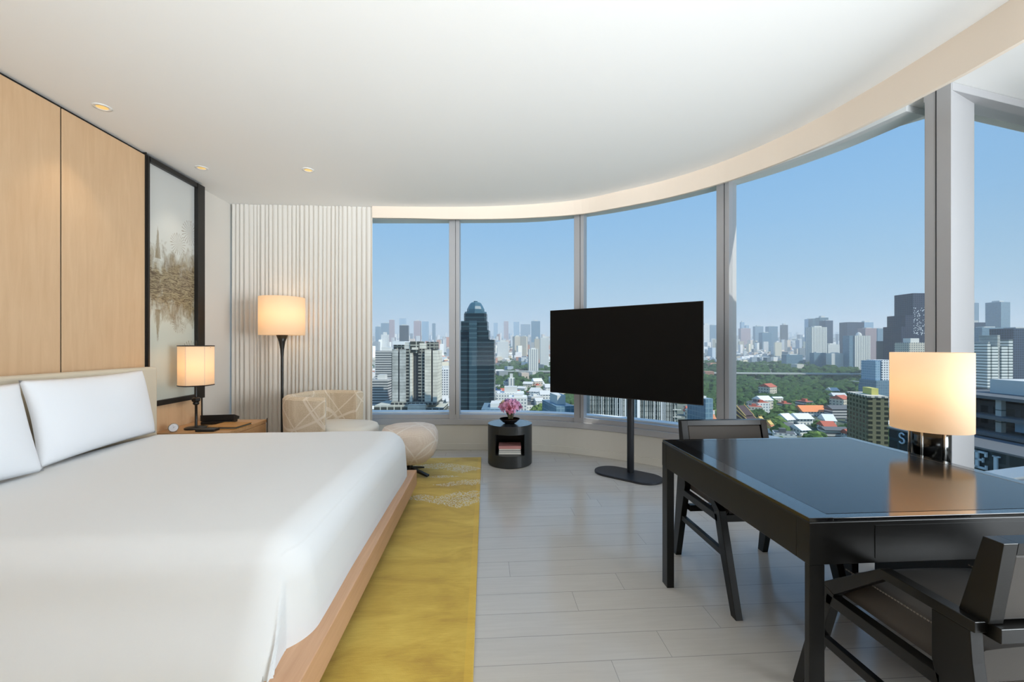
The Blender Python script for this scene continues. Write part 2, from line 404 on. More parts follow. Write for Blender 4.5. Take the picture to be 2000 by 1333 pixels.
# ------------------------------------------------------------------ room shell
# plan curve of the inner face of the low wall under the windows (travelling left to right)
WALLP = [(-3.0, 5.10), (-2.0, 5.10), (-1.3, 5.075), (-.58, 5.03), (-.25, 5.0), (.548, 4.905), (1.213, 4.615), (1.802, 4.153), (2.25, 3.62), (2.55, 3.05), (2.69, 2.52)]
Wc = catmull(WALLP, 8)
GL = offset(Wc, .07)          # glass line
OUT = offset(Wc, .26)
P1 = Vector((2.714, 2.42)); P2 = Vector((2.732, 2.286)); P3 = Vector((3.037, 2.411)); UR = Vector((.977, .213))
PR_END = P2+UR*2.9
SLAB = [(-3.1, -3.3), (5.6, -3.3), tuple(P2+UR*3.2+Vector((-.05, .26))), tuple(P3+Vector((.02, .20)))]+[tuple(q) for q in reversed(OUT[:-4])]
struct(G().prism(SLAB, -.25, 0).build('floor', M['floor']))
struct(G().prism(SLAB, ZC, ZC+.35).build('ceiling', M['ceiling']))
struct(G().box(-3.1, -2.80, -3.2, 5.45, 0, ZC).build('wall_left', M['wall']))
struct(G().box(-3.1, 5.6, -3.3, -3.1, 0, ZC).build('wall_back', M['dim_back']))
struct(G().box(5.4, 5.6, -3.1, 2.9, 0, ZC).build('wall_right', M['wall']))
g = G(); strip(g, Wc, OUT, 0, .30); struct(g.build('wall_front', M['kneewall'], recalc=True))
g = G(); g.prism([tuple(P2), tuple(PR_END), tuple(PR_END+Vector((-.04, .22))), tuple(P2+Vector((.25, .3)))], 0, .27); struct(g.build('wall_front_right', M['kneewall']))
g = G(); strip(g, offset(Wc, -.012), Wc, 0, .078, ); struct(g.build('baseboard_front', M['kneewall'], bevel=.004))
struct(G().box(-2.80, -2.788, 4.22, 5.1, 0, .078).build('baseboard_left', M['kneewall']))
# window frame: stepped sill all round, head, mullions; glass between
g = G(); strip(g, offset(Wc, -.02), OUT, .30, .365); struct(g.build('trim_1', M['frame'], bevel=.004))
g = G(); strip(g, offset(Wc, .02), offset(Wc, .12), .365, .415); struct(g.build('trim_2', M['frame'], bevel=.003))
g = G(); strip(g, offset(Wc, .12), OUT, .365, .432); struct(g.build('trim_3', M['sill_white']))
g = G(); strip(g, offset(Wc, .02), offset(Wc, .20), 2.757, ZC); struct(g.build('trim_4', M['sill_white'], bevel=.003))
# fascia board hanging from the ceiling in front of the windows
FP = [(-1.262, 4.757), (-.8, 4.745), (-.333, 4.72), (.3, 4.66), (.947, 4.45), (1.45, 4.17)]
def onceil(px, py):
    D = F*(ZC-CH)/(HZ-py); p = cam_pt(px, D, z=0); return (p.x, p.y)
FP = [(-1.262, 4.757), (-.8, 4.745), (-.333, 4.72), (.3, 4.63), (.947, 4.43)]+[onceil(*q) for q in ((1200, 376), (1300, 352), (1400, 320), (1500, 279), (1600, 230), (1700, 173), (1820, 99), (1972, 0))]+[(2.33, 1.3), (2.2, .6), (2.0, -.2), (1.75, -1.2), (1.5, -3.1)]
Fc = catmull([Vector(p) for p in FP], 6)
def fz(i):
    t = min(1, max(0, (i-6)/(6*10.5))); return 2.672-.085*t
g = G(); strip(g, Fc, offset(Fc, .025), fz, ZC); struct(g.build('trim_5', M['fascia']))

def arc_at(px, C):
    "index (float) along plan curve C where the sight line of column px meets it"
    r = (px-1000)/F; dx, dy = r*math.cos(YAW)+math.sin(YAW), math.cos(YAW)-r*math.sin(YAW)
    best = None
    for i in range(len(C)-1):
        a, b = C[i], C[i+1]; sa = a[0]*dy-a[1]*dx; sb = b[0]*dy-b[1]*dx
        if sa*sb <= 0 and a[1] > 0: t = sa/(sa-sb); best = (i, t)
    i, t = best; p = C[i]*(1-t)+C[i+1]*t; tan = (C[i+1]-C[i]).normalized(); return i+t, p, tan
FR = offset(Wc, .0)
mull = []
for nme, px0, px1, dep in (('a', 877, 897, .075), ('b', 1121, 1140, .11), ('c', 1399, 1424, .13)):
    i0, p0, t0 = arc_at(px0, FR); i1, p1, t1 = arc_at(px1, FR); t = (p1-p0).normalized(); nrm = Vector((-t[1], t[0]))
    mull.append((p0, p1, nrm, dep))
for n_, (p0, p1, nrm, dep) in enumerate(mull):
    g = G(); m_ = (p0+p1)/2; t = (p1-p0).normalized()
    g.prism([tuple(p0), tuple(p1), tuple(p1+nrm*(dep+.03)), tuple(p0+nrm*(dep+.03))], .33, ZC-.001)
    o = struct(g.build('trim_%d' % (6+n_), M['frame'], bevel=.003))
    for q in (.36, .64):
        c = p0*(1-q)+p1*q; g2 = G(); g2.prism([tuple(c-t*.002-nrm*.003), tuple(c+t*.002-nrm*.003), tuple(c+t*.002+nrm*.01), tuple(c-t*.002+nrm*.01)], .42, 2.755)
    g2.build('groove', M['black_metal'], parent=o)
# corner mullion between curved wall and the straight return
g = G(); nr = Vector((.99, .13)); g.prism([tuple(P1), tuple(P2), tuple(P3), tuple(P3+Vector((0, .12))), tuple(P1+nr*.3+Vector((0, .1)))], .0, ZC-.001)
o = struct(g.build('trim_9', M['frame'], bevel=.003))
c = P1*.55+P2*.45; t = (P2-P1).normalized(); g = G(); g.prism([tuple(c-t*.002-nr*.003), tuple(c+t*.002-nr*.003), tuple(c+t*.002+nr*.01), tuple(c-t*.002+nr*.01)], .42, ZC-.002); g.build('groove', M['black_metal'], parent=o)
# return facade: head, sill
nR = Vector((-UR[1], UR[0]))
def qprism(a, b, d0, d1, z0, z1): return G().prism([tuple(a+nR*d0), tuple(b+nR*d0), tuple(b+nR*d1), tuple(a+nR*d1)], z0, z1)
struct(qprism(P2+UR*.01, PR_END, 0, .14, 2.752, ZC-.001).build('trim_10', M['frame'], bevel=.003))
struct(qprism(P2+UR*.01, PR_END, -.02, .2, .27, .352).build('trim_11', M['frame'], bevel=.003))
struct(qprism(P2+UR*.2, PR_END, .1, .25, .352, .366).build('trim_12', M['sill_white']))
# panes
def pane(name, A, zb=.42):
    g = G(); strip(g, A, offset(A, .008), zb, 2.76)
    o = g.build(name, M['glass']); return struct(o)
gi = [0]+[arc_at(px, GL)[0] for px in (887, 1131, 1411)]+[len(GL)-1]
for w in range(4):
    a, b = gi[w], gi[w+1]; idx = [a]+[i for i in range(math.ceil(a+.01), math.floor(b-.01)+1)]+[b]
    A = []
    for q in idx:
        i = min(int(q), len(GL)-2); t = q-i; A.append(GL[i]*(1-t)+GL[i+1]*t)
    if w == 3: A.append(Vector(P1+nr*.05))
    pane('window_%d' % (w+1), A)
pane('window_5', [P3-UR*.02-nR*.003, P2+nR*.07+UR*2.9], .35)
# wood cladding on the left wall
xs = -2.73
seams = [(1.53, 2.196), (2.20, 2.87), (2.876, 3.538)]
for i, (a, b) in enumerate([(-3.0, -1.5), (-1.49, 0.18), (.19, 1.52)]+seams):
    o = struct(G().box(-2.738, xs, a+.003, b-.001, .02, ZC-.022).build('trim_%d' % (13+i), M['maple'], bevel=.0015, seg=1))
struct(G().box(-2.80, -2.75, -3.0, 4.222, ZC-.022, ZC-.001).build('trim_19', M['reveal']))
struct(G().box(-2.80, -2.7385, -3.0, 3.537, .02, ZC-.03).build('trim_20', M['reveal']))
struct(G().box(-2.80, -2.722, 3.538, 3.546, .02, ZC-.001).build('trim_21', M['reveal']))
struct(G().box(-2.80, -2.735, 3.546, 4.212, .02, .742).build('trim_22', M['maple'], bevel=.001, seg=1))
struct(G().box(-2.80, -2.728, 4.212, 4.222, .02, .745).build('trim_23', M['black']))

# ------------------------------------------------------------------ artwork, downlights, curtain
B = (-2.74, 3.88, .742)
art = thing('artwork', B, 'tall framed landscape print of brown reeds on pale misty glass, hung on the left wall', 'artwork')
g = G()
g.box(-2.80, -2.712, 3.546, 3.566, .742, 2.775); g.box(-2.80, -2.70, 4.115, 4.212, .742, 2.775); g.box(-2.80, -2.705, 3.566, 4.115, .742, .786); g.box(-2.80, -2.705, 3.566, 4.115, 2.735, 2.775)
g.build('frame', M['black'], art, bevel=.002)
g = G(); g.add([(-2.735, 3.566, .786), (-2.735, 4.115, .786), (-2.735, 4.115, 2.735), (-2.735, 3.566, 2.735), (-2.75, 3.566, .786), (-2.75, 4.115, .786), (-2.75, 4.115, 2.735), (-2.75, 3.566, 2.735)],
      [(0, 1, 2, 3), (7, 6, 5, 4), (0, 4, 5, 1), (1, 5, 6, 2), (2, 6, 7, 3), (3, 7, 4, 0)], [[(0, 0), (1, 0), (1, 1), (0, 1)]]+[[(0, 0)]*4]*5)
g.build('print', M['art'], art)

def downlight(x, y, label):
    t = thing('downlight', (x, y, ZC), label, 'ceiling light', world_parts=False)
    G().lathe([(.050, .0), (.050, -.004), (.034, -.006), (.032, .0)], 28).build('trim_ring', M['white_metal'], t, smooth=True)
    G().lathe([(.033, -.002), (.024, -.0045), (.0, -.0045)], 24).build('reflector', M['gold'], t, smooth=True)
    l = bpy.data.lights.new('downlight_lamp', 'SPOT'); l.energy = 9; l.color = (1, .86, .68); l.spot_size = math.radians(75); l.spot_blend = .7; l.shadow_soft_size = .03
    o = bpy.data.objects.new('downlight_lamp', l); COL.objects.link(o); o.parent = t; o.location = (0, 0, -.02)
    return t
for x, y, lb in ((-2.49, 2.884, 'small recessed ceiling downlight nearest the camera, above the maple wall panels'), (-2.477, 3.82, 'small recessed ceiling downlight in front of the framed reed print'),
                 (-1.565, 3.805, 'small recessed ceiling downlight out from the wall, above the floor lamp')):
    downlight(x, y, lb)

def curtain():
    t = thing('curtain', (-2.0, 4.80, 0), 'floor-to-ceiling greige pleated curtain drawn beside the windows', 'curtain')
    x0, x1 = -2.785, -1.262; n = 620
    rnd = random.Random(3); ph = []; x = x0; a = 0
    # irregular pleats
    edges = []; cx = x0
    while cx < x1: edges.append(cx); cx += rnd.uniform(.034, .058)
    amp = [rnd.uniform(.016, .030) for _ in edges]
    def fn(u, v):
        X = x0+(x1-x0)*u; z = 2.798-2.785*v
        Xs = X
        k2 = 0
        for i, e in enumerate(edges):
            if Xs >= e: k2 = i
        e0 = edges[k2]; e1 = edges[k2+1] if k2+1 < len(edges) else e0+.045
        q = (Xs-e0)/(e1-e0); A = amp[k2]*(.75+.35*v)
        y = 4.785-A*math.sin(PI*min(1, max(0, q)))**.9+.006*math.sin(X*17+v*1.5)
        return (X+.006*math.sin(2.2*v+X*5)*v*min(1, (X-x0)*6)*min(1, (x1-X)*6), y, z)
    G().grid(n, 10, fn).build('curtain_cloth', M['curtain'], t, smooth=True, recalc=False)
    G().box(x0, x1, 4.785, 4.81, 2.782, 2.799).build('curtain_track', M['white_metal'], t)
curtain()

# ------------------------------------------------------------------ rug
o = G().box(-1.98, -.045, .3, 4.61, .0005, .014).build('rug', M['rug'], bevel=.004); tag(o, 'long golden yellow wool rug with pale dotted motifs under the bed', 'rug')

# ------------------------------------------------------------------ bed
BX1, BY0, BY1 = -.563, 1.31, 3.48
bed = thing('bed', (-1.6, 2.45, .015), 'wide bed with cream leather headboard and oak platform frame', 'bed')
fr = G(); fr.box(-2.60, BX1, BY0, BY1, .10, .222); fr.build('bed_frame', M['bedwood'], bed, bevel=.004)
G().box(-2.5, BX1-.25, BY0+.25, BY1-.25, .0145, .10).build('plinth', M['black'], bed)
G().box(-2.60, -.66, 1.46, BY1-.05, .222, .50).build('mattress', M['linen'], bed, bevel=.05, seg=4)
hb = G(); hb.box(-2.696, -2.60, 1.22, 3.50, .10, 1.076); hb = hb.build('headboard', M['headboard'], bed, bevel=.022, seg=4, smooth=False)
g = G(); g.box(-2.601, -2.598, 1.26, 3.46, .84, .843)
g.build('seam', M['curtain'], hb)

def duvet():
    x0, x1, y0, y1, zt = -2.47, -.625, 1.43, 3.455, .578
    # cloth parameterised: top sheet with drops on three sides, rounded by a fillet of radius R
    R = .155; zb = .20
    def prof(s, drop):     # s>=0 distance past fillet start -> (outward, down)
        q = R*PI/2
        if s <= 0: return 0, 0
        if s < q: a = s/R; return R*math.sin(a), R*(1-math.cos(a))
        return R+.010*min(1, (s-q)/.15), R+(s-q)
    drop = zt-R-zb+R*PI/2; dropn = drop+.17
    nx, ny = 300, 260
    def X0(u): return x0+min((x1-R-x0+drop)*u, x1-R-x0)
    def bulge(z): q_ = min(1, max(0, (.485-z)/.33)); return .14*q_*q_*(3-2*q_)
    def fn(u, v):
        sx = (x1-R-x0+drop)*u; ex = sx-(x1-R-x0)
        wy = (y1-R)-(y0+R); sy = -dropn+(wy+drop+dropn)*v
        ey = max(0, sy-wy) if sy > 0 else sy
        ox, dx = prof(ex, drop)
        if sy > wy: oy, dy = prof(sy-wy, drop); sgn = 1
        elif sy < 0:
            sgn = -1; oy, dy = prof(-sy, drop)
        else: oy, dy, sgn = 0, 0, 0
        X = x0+min(sx, x1-R-x0); Y = y0+R+min(max(sy, 0), wy)
        d = max(dx, dy)
        if ex > 0 and sgn:   # corner: wrap round
            tot = max(ex, abs(ey if sgn > 0 else -sy)); 
            ang = math.atan2(oy, ox) if (ox or oy) else 0
            o2, d2 = prof(max(ex, (sy-wy) if sgn > 0 else -sy), drop)
            m = max(ex, (sy-wy) if sgn > 0 else -sy); n_ = min(ex, (sy-wy) if sgn > 0 else -sy)
            a = (PI/4)*(n_/m) if m > 0 else 0
            if ex >= ((sy-wy) if sgn > 0 else -sy): X += o2*math.cos(a); Y += sgn*o2*math.sin(a)
            else: X += o2*math.sin(a); Y += sgn*o2*math.cos(a)
            d = d2
            if sgn < 0:
                d = min(d, zt-zb) if ex >= -sy else d
                if -sy > ex: rt = n_/m; w_ = min(1, max(0, (.90-rt)/.045)); w_ *= 1+.16*max(0, 1-abs(rt-.83)/.05); Y -= bulge(zt-d)*w_; X += .02*w_*min(1, bulge(zt-d)/.08)*(n_/m)
                if -sy > ex and n_/m > .86: d = min(d, zt-zb)
        else:
            X += ox; Y += sgn*oy
            if sgn < 0: Y -= bulge(zt-d)
        z = zt-d
        nz = noise.noise(Vector((X*1.3, Y*1.3, 3)))*.010+noise.noise(Vector((X*4, Y*3, 1)))*.0022
        if d < .05: z += nz-.014*max(0, (X+1.1))**1.5
        else:
            f = min(1, (d-.05)/.1); w = noise.noise(Vector((X*2, Y*2, z*1.2)))*.008*f
            if dx >= dy: X += w
            else: Y += w*sgn
            z += nz*(1-f)
        # the foot end of the cloth sags a little more toward the near corner
        return (X, Y, z)
    g = G().grid(nx, ny, fn); o = g.build('duvet', M['linen'], loc=(-1.5, 2.45, .3), smooth=True, recalc=False)
    sol = o.modifiers.new('solid', 'SOLIDIFY'); sol.thickness = .02; sol.offset = -1
    tag(o, 'smooth white duvet spread over the bed down to its oak frame', 'duvet')
duvet()

def pillow(name, yc, w, h, bx, tx, z0, z1, th, label, yaw=0):
    c = Vector(((bx+tx)/2, yc, (z0+z1)/2)); up = Vector((tx-bx, 0, z1-z0)).normalized(); si = Vector((math.sin(yaw), math.cos(yaw), 0)); nrm = si.cross(up)*-1
    if nrm.x < 0: nrm = -nrm
    L = (Vector((tx, 0, z1))-Vector((bx, 0, z0))).length
    def fn(side):
        def f(u, v):
            a, b = 2*u-1, 2*v-1
            t = th*(max(0, 1-abs(a)**2.6)**.55)*(max(0, 1-abs(b)**2.4)**.5)
            # edges bow inward, corners stay pointed
            A = a*(1-.045*(1-b*b)); Bv = b*(1-.06*(1-a*a))
            t += noise.noise(Vector((a*1.5+yc, b*1.5, side)))*.012*max(0, 1-a*a)*max(0, 1-b*b)
            p = c+si*A*w/2+up*Bv*L/2+nrm*t*(1 if side else -.55)
            return tuple(p)
        return f
    g = G(); g.grid(40, 30, fn(1)); g.grid(40, 30, fn(0))
    o = g.build(name, M['pillow'], loc=tuple(c), smooth=True, weld=True)
    tag(o, label, 'pillow'); return o
pillow('pillow', 2.86, .96, .5, -2.44, -2.535, .585, 1.06, .10, 'large white pillow propped against the headboard nearest the bedside table', yaw=-.12)
pillow('pillow', 1.88, .96, .5, -2.34, -2.46, .585, 1.05, .11, 'large white pillow at the left edge of the photo, overlapping its neighbour', yaw=.03)

# ------------------------------------------------------------------ bedside table and what stands on it
ns = thing('bedside_table', (-2.42, 3.85, 0), 'low oak bedside table between the bed and the pale wall', 'bedside table')
TZ = .525
G().box(-2.722, -2.13, 3.62, 4.20, .06, TZ-.03).build('cabinet_body', M['oak'], ns, bevel=.003)
G().box(-2.725, -2.122, 3.61, 4.215, TZ-.03, TZ).build('table_top', M['oak'], ns, bevel=.003)
G().box(-2.60, -2.16, 3.70, 4.12, .0, .06).build('plinth', M['black'], ns)
G().box(-2.1295, -2.119, 3.64, 4.19, .10, TZ-.034).build('drawer', M['oak'], ns, bevel=.002)
G().box(-2.122, -2.118, 4.205, 4.215, .10, TZ+.012).build('edge_strip', M['black'], ns)
# wooden end panel of the table rising slightly at the wall side
def table_lamp():
    x, y, z = -2.5, 3.785, TZ+.001
    t = thing('table_lamp', (x, y, z), 'lit bedside lamp with cream panelled shade and slim black stem', 'lamp', world_parts=False)
    G().lathe([(.0, .0), (.085, .0), (.085, .010), (.075, .014), (.012, .018), (.010, .02), (.010, .20), (.022, .21), (.024, .222), (.012, .232), (.0105, .26), (.0105, .70), (.0, .70)], 28).build('base_and_stem', M['black'], t, smooth=True, auto=True)
    G().lathe([(.012, .22), (.035, .24), (.035, .262), (.012, .272)], 6).build('collar', M['black'], t)
    # six-sided shade with rounded corners, folded wire rims top and bottom
    zb, zt_, r = .375, .715, .128
    prof = []
    for i in range(72):
        a = 2*PI*i/72; k3 = math.cos(PI/6)/math.cos(((a+PI/6) % (PI/3))-PI/6); prof.append((r*(k3*.55+.45)*math.cos(a), r*(k3*.55+.45)*math.sin(a)))
    g = G(); n = 72
    V = [(p[0], p[1], zb) for p in prof]+[(p[0], p[1], zt_) for p in prof]; g.add(V, [(i, (i+1) % n, n+(i+1) % n, n+i) for i in range(n)])
    sh = g.build('lamp_shade', M['shade'], t, solid=.003, smooth=True)
    for z_ in (zb, zt_): G().tube([(p[0], p[1], z_) for p in prof+[prof[0]]], .0055, 6, caps=False).build('shade_rim', M['black'], sh)
    g = G()
    for kk in range(6):
        p = prof[(kk*12+6) % 72]; g.tube([(p[0]*1.003, p[1]*1.003, zb), (p[0]*1.003, p[1]*1.003, zt_)], .0018, 5)
    g.build('shade_rib', M['gold'] if False else M['headboard'], sh)
    G().lathe([(.0, .70), (.006, .70), (.006, .75), (.004, .76), (0, .762)], 12).build('finial', M['black'], t, smooth=True)
    g = G(); g.bar((-r*.95, 0, .70), (r*.95, 0, .70), .004, .004); g.bar((0, -r*.95, .70), (0, r*.95, .70), .004, .004); g.build('spider', M['black'], t)
    l = bpy.data.lights.new('bulb', 'POINT'); l.energy = .8; l.color = (1, .78, .52); l.shadow_soft_size = .035
    o = bpy.data.objects.new('bulb', l); COL.objects.link(o); o.parent = t; o.location = (0, 0, .52)
table_lamp()
def clock():
    t = thing('alarm_clock', (-2.585, 3.64, TZ+.001), 'small round chrome alarm clock with white face beside the bed', 'clock', world_parts=False, rotz=math.radians(35))
    def disc(r0, y0, y1, r1=None):
        g = G(); n = 28; r1 = r1 or r0
        V = [(r0*math.cos(2*PI*i/n), y0, .036+r0*math.sin(2*PI*i/n)) for i in range(n)]+[(r1*math.cos(2*PI*i/n), y1, .036+r1*math.sin(2*PI*i/n)) for i in range(n)]
        return g.add(V, [(i, (i+1) % n, n+(i+1) % n, n+i) for i in range(n)]+[tuple(range(n)), tuple(range(2*n-1, n-1, -1))])
    disc(.035, -.012, .02).build('case', M['chrome'], t, bevel=.003)
    f_ = disc(.030, -.0145, -.012).build('dial', M['clock_face'], t)
    g = G(); g.bar((0, -.0155, .036), (.012, -.0155, .048), .0022, .001); g.bar((0, -.0155, .036), (-.002, -.0155, .058), .0018, .001); g.build('hand', M['black'], f_)
    g = G()
    for s in (-1, 1): g.bar((s*.012, .004, .008), (s*.024, .004, 0), .006, .006)
    g.build('foot', M['chrome'], t)
clock()
t = thing('phone', (-2.45, 4.03, TZ+.001), 'black bedside telephone and dock behind the small lamp', 'telephone', world_parts=False, rotz=math.radians(8))
G().box(-.13, .12, -.07, .07, 0, .028).build('dock', M['black'], t, bevel=.006)
g = G(); g.xprism([(-.05, .028), (.05, .028), (.06, .05), (-.05, .085)], -.14, .14); g.build('console', M['black'], t, bevel=.004)
g = G()
for i in range(4):
    for j in range(3): g.box(-.10+i*.03, -.08+i*.03, -.03+j*.025, -.015+j*.025, .072-j*.009, .078-j*.009)
g.build('button', M['black_metal'], t)
o = G().box(-.075, .075, -.04, .04, 0, .02).build('remote_control', M['black'], loc=(-2.33, 3.665, TZ+.001), bevel=.004); 
for v in o.data.vertices: v.co += Vector((-2.33, 3.665, TZ+.001))
tag(o, 'flat black handset lying in front of the bedside lamp', 'remote')
t = thing('leather_folder', (-2.225, 3.83, TZ+.001), 'tan leather folder lying on the bedside table', 'folder', world_parts=False, rotz=math.radians(-4))
G().box(-.145, .105, -.11, .11, 0, .006).build('back_cover', M['leather_tan'], t, bevel=.002)
G().box(-.14, .10, -.105, .105, .006, .018).build('pages', M['book_dark'], t)
G().box(-.145, .105, -.11, .11, .018, .024).build('front_cover', M['leather_tan'], t, bevel=.002)

# ------------------------------------------------------------------ floor lamp
p = cam_pt(551, 4.35, z=0)
def floor_lamp(x, y):
    t = thing('floor_lamp', (x, y, 0), 'tall black floor lamp with lit cream drum shade in front of the curtain', 'lamp', world_parts=False)
    G().lathe([(0, 0), (.15, 0), (.15, .012), (.14, .018), (.02, .024), (.013, .04), (.013, .9), (.0135, 1.12), (.018, 1.20), (.03, 1.28), (.056, 1.352), (.0, 1.352)], 32).build('stem', M['black'], t, smooth=True)
    r = .214; g = G(); n = 64
    V = [(r*math.cos(2*PI*i/n), r*math.sin(2*PI*i/n), z) for z in (1.352, 1.742) for i in range(n)]; g.add(V, [(i, (i+1) % n, n+(i+1) % n, n+i) for i in range(n)])
    g.build('lamp_shade', M['shade'], t, solid=.003, smooth=True)
    g = G()
    for k4 in range(3): a = k4*2*PI/3; g.tube([(0, 0, 1.37), (r*.99*math.cos(a), r*.99*math.sin(a), 1.37)], .002, 5)
    g.build('spider', M['black'], t)
    l = bpy.data.lights.new('bulb', 'POINT'); l.energy = 1.3; l.color = (1, .78, .52); l.shadow_soft_size = .05
    o = bpy.data.objects.new('bulb', l); COL.objects.link(o); o.parent = t; o.location = (0, 0, 1.54)
floor_lamp(p.x, p.y)

# ------------------------------------------------------------------ armchair and ottoman
def armchair():
    cx, cy = -1.50, 4.12; t = thing('armchair', (cx, cy, .0145), 'beige patterned barrel armchair in the corner by the curtain', 'armchair', world_parts=False, rotz=math.radians(-14))
    # plan: wraparound back, flat outer faces with generous corners
    def plan(r, a): # superellipse radius
        c_, s_ = abs(math.cos(a)), abs(math.sin(a)); return r/((c_**3.2+s_**3.2)**(1/3.2))
    n = 56; a0, a1 = math.radians(62), math.radians(298)
    rows = [('o', .33, .07), ('o', .34, .15), ('o', .355, .60), ('o', .355, .74), ('o', .342, .762), ('m', .315, .772), ('i', .288, .762), ('i', .275, .74), ('i', .27, .40)]
    V = []; fs = []
    for k5, r, z in rows:
        for i in range(n+1):
            a = a0+(a1-a0)*i/n; q = plan(r, a); V.append((q*math.cos(a), q*math.sin(a)*.94, z))
    m = n+1
    for j in range(len(rows)-1):
        for i in range(n): fs.append((j*m+i, j*m+i+1, (j+1)*m+i+1, (j+1)*m+i))
    fs.append(tuple(j*m for j in range(len(rows)))); fs.append(tuple(j*m+n for j in reversed(range(len(rows)))))
    G().add(V, fs).build('back', M['uphol'], t, bevel=.02, seg=3)
    # seat cushion: rounded slab reaching out past the arms
    def slab(r, z0, z1, c, sx, sy, nm, mt, e=.045):
        g = G(); prof = [(0, z0), (r-e, z0), (r-e*.3, z0+e*.3), (r, z0+e), (r, z1-e), (r-e*.3, z1-e*.3), (r-e, z1), (0, z1+.012)]
        VV = []; F_ = []; nn = 48
        for rr, z in prof:
            for i in range(nn):
                a = 2*PI*i/nn; q = plan(rr, a); VV.append((c[0]+q*math.cos(a)*sx, c[1]+q*math.sin(a)*sy, z))
        for j in range(len(prof)-1):
            for i in range(nn): k2 = (i+1) % nn; F_.append((j*nn+i, j*nn+k2, (j+1)*nn+k2, (j+1)*nn+i))
        return g.add(VV, F_).build(nm, mt, t, smooth=True, weld=True)
    slab(.34, .34, .485, (.12, 0), 1.0, .76, 'seat_cushion', M['uphol_seat'])
    slab(.32, .15, .345, (.06, 0), 1.0, .84, 'seat_base', M['uphol'])
    g = G()
    for k6 in range(4): a = PI/4+k6*PI/2; g.bar((0, 0, .06), (.28*math.cos(a), .28*math.sin(a), .015), .03, .02)
    g.lathe([(.03, .05), (.03, .16)], 16); g.build('swivel_base', M['black'], t)
armchair()
def ottoman():
    c = cam_pt(800, 3.95, z=0); t = thing('ottoman', (c.x, c.y, .0145), 'rounded cream and beige ottoman on a black base at the foot of the bed', 'ottoman', world_parts=False, rotz=math.radians(10))
    prof = [(0, .115), (.09, .12), (.16, .145), (.225, .205), (.256, .27), (.266, .35), (.262, .415), (.24, .452), (.18, .472), (.10, .480), (0, .482)]
    g = G(); nn = 56; V = []; F_ = []
    for rr, z in prof:
        for i in range(nn):
            a = 2*PI*i/nn; q = rr/((abs(math.cos(a))**2.7+abs(math.sin(a))**2.7)**(1/2.7)); V.append((q*math.cos(a), q*math.sin(a), z))
    for j in range(len(prof)-1):
        for i in range(nn): k2 = (i+1) % nn; F_.append((j*nn+i, j*nn+k2, (j+1)*nn+k2, (j+1)*nn+i))
    g.add(V, F_).build('cushion', M['uphol2'], t, smooth=True, weld=True)
    g = G(); g.lathe([(.03, .02), (.03, .17)], 16)
    for k6 in range(4):
        a = -PI/4+math.radians(8)+k6*PI/2; g.bar((0, 0, .075), (.21*math.cos(a), .21*math.sin(a), .022), .035, .03, w2=.04, h2=.016)
    g.build('swivel_base', M['black'], t, bevel=.003)
M['uphol2'] = M['uphol'].copy(); M['uphol2'].name = 'pale pink beige upholstery with cream lines'
for nd in M['uphol2'].node_tree.nodes:
    if nd.type == 'VALTORGB': nd.color_ramp.elements[0].color = rgba((206, 186, 168)); nd.color_ramp.elements[1].color = rgba((222, 208, 194))
    if nd.type == 'MIX': nd.inputs[7].default_value = rgba((232, 224, 214))
ottoman()

# ------------------------------------------------------------------ drum side table with books, bowl and flowers
sc_ = cam_pt(996, 4.42, z=0); SX, SY = sc_.x, sc_.y
def side_table():
    t = thing('side_table', (SX, SY, 0), 'round black drum side table with an open niche near the window', 'side table', world_parts=False, rotz=math.atan2(-SX, SY)*1.0)
    R = .232; H = .425; zo0, zo1 = .125, .338; half = .148
    n = 96; g = G()
    # outer skin with a cut-out facing -Y
    aw = math.asin(half/R); angs = [(-PI/2+aw)+(2*PI-2*aw)*i/80 for i in range(81)]; front = [(-PI/2-aw)+(2*aw)*i/16 for i in range(17)]
    def ring(al, z, r=R): return [(r*math.cos(a), r*math.sin(a), z) for a in al]
    m = len(angs)
    g.add(ring(angs, .012)+ring(angs, H-.004), [(i, i+1, m+i+1, m+i) for i in range(m-1)])
    m2 = len(front)
    for z0, z1 in ((.012, zo0), (zo1, H-.004)): g.add(ring(front, z0)+ring(front, z1), [(i, i+1, m2+i+1, m2+i) for i in range(m2-1)])
    full = [2*PI*i/n for i in range(n)]
    g.add(ring(full, .012)+ring(full, 0, R-.012), [(i, (i+1) % n, n+(i+1) % n, n+i) for i in range(n)]+[tuple(range(2*n-1, n-1, -1))])
    # niche walls
    d = -.02+R*.62
    yf = -math.sqrt(R*R-half*half)
    g.add([(-half, yf, zo0), (half, yf, zo0), (half, d, zo0), (-half, d, zo0), (-half, yf, zo1), (half, yf, zo1), (half, d, zo1), (-half, d, zo1)],
          [(0, 3, 7, 4), (1, 5, 6, 2), (2, 6, 7, 3)])
    fl = [(-half, d), (half, d)]+[(R*math.cos(a), R*math.sin(a)) for a in reversed(front)]
    for z in (zo0, zo1): g.add([(x, y, z) for x, y in fl], [tuple(range(len(fl)))])
    g.build('drum', M['drum'], t, recalc=False)
    G().lathe([(0, H-.004), (R, H-.004), (R, H-.001), (R-.004, H), (0, H)], 64).build('table_top', M['drumtop'], t)
    return t
M['drum'] = mat('satin charcoal lacquer', (40, 42, 42), .4); M['drumtop'] = mat('glossy charcoal lacquer', (52, 56, 60), .22, coat=.4)
side_table()
ry = math.atan2(-SX, SY)
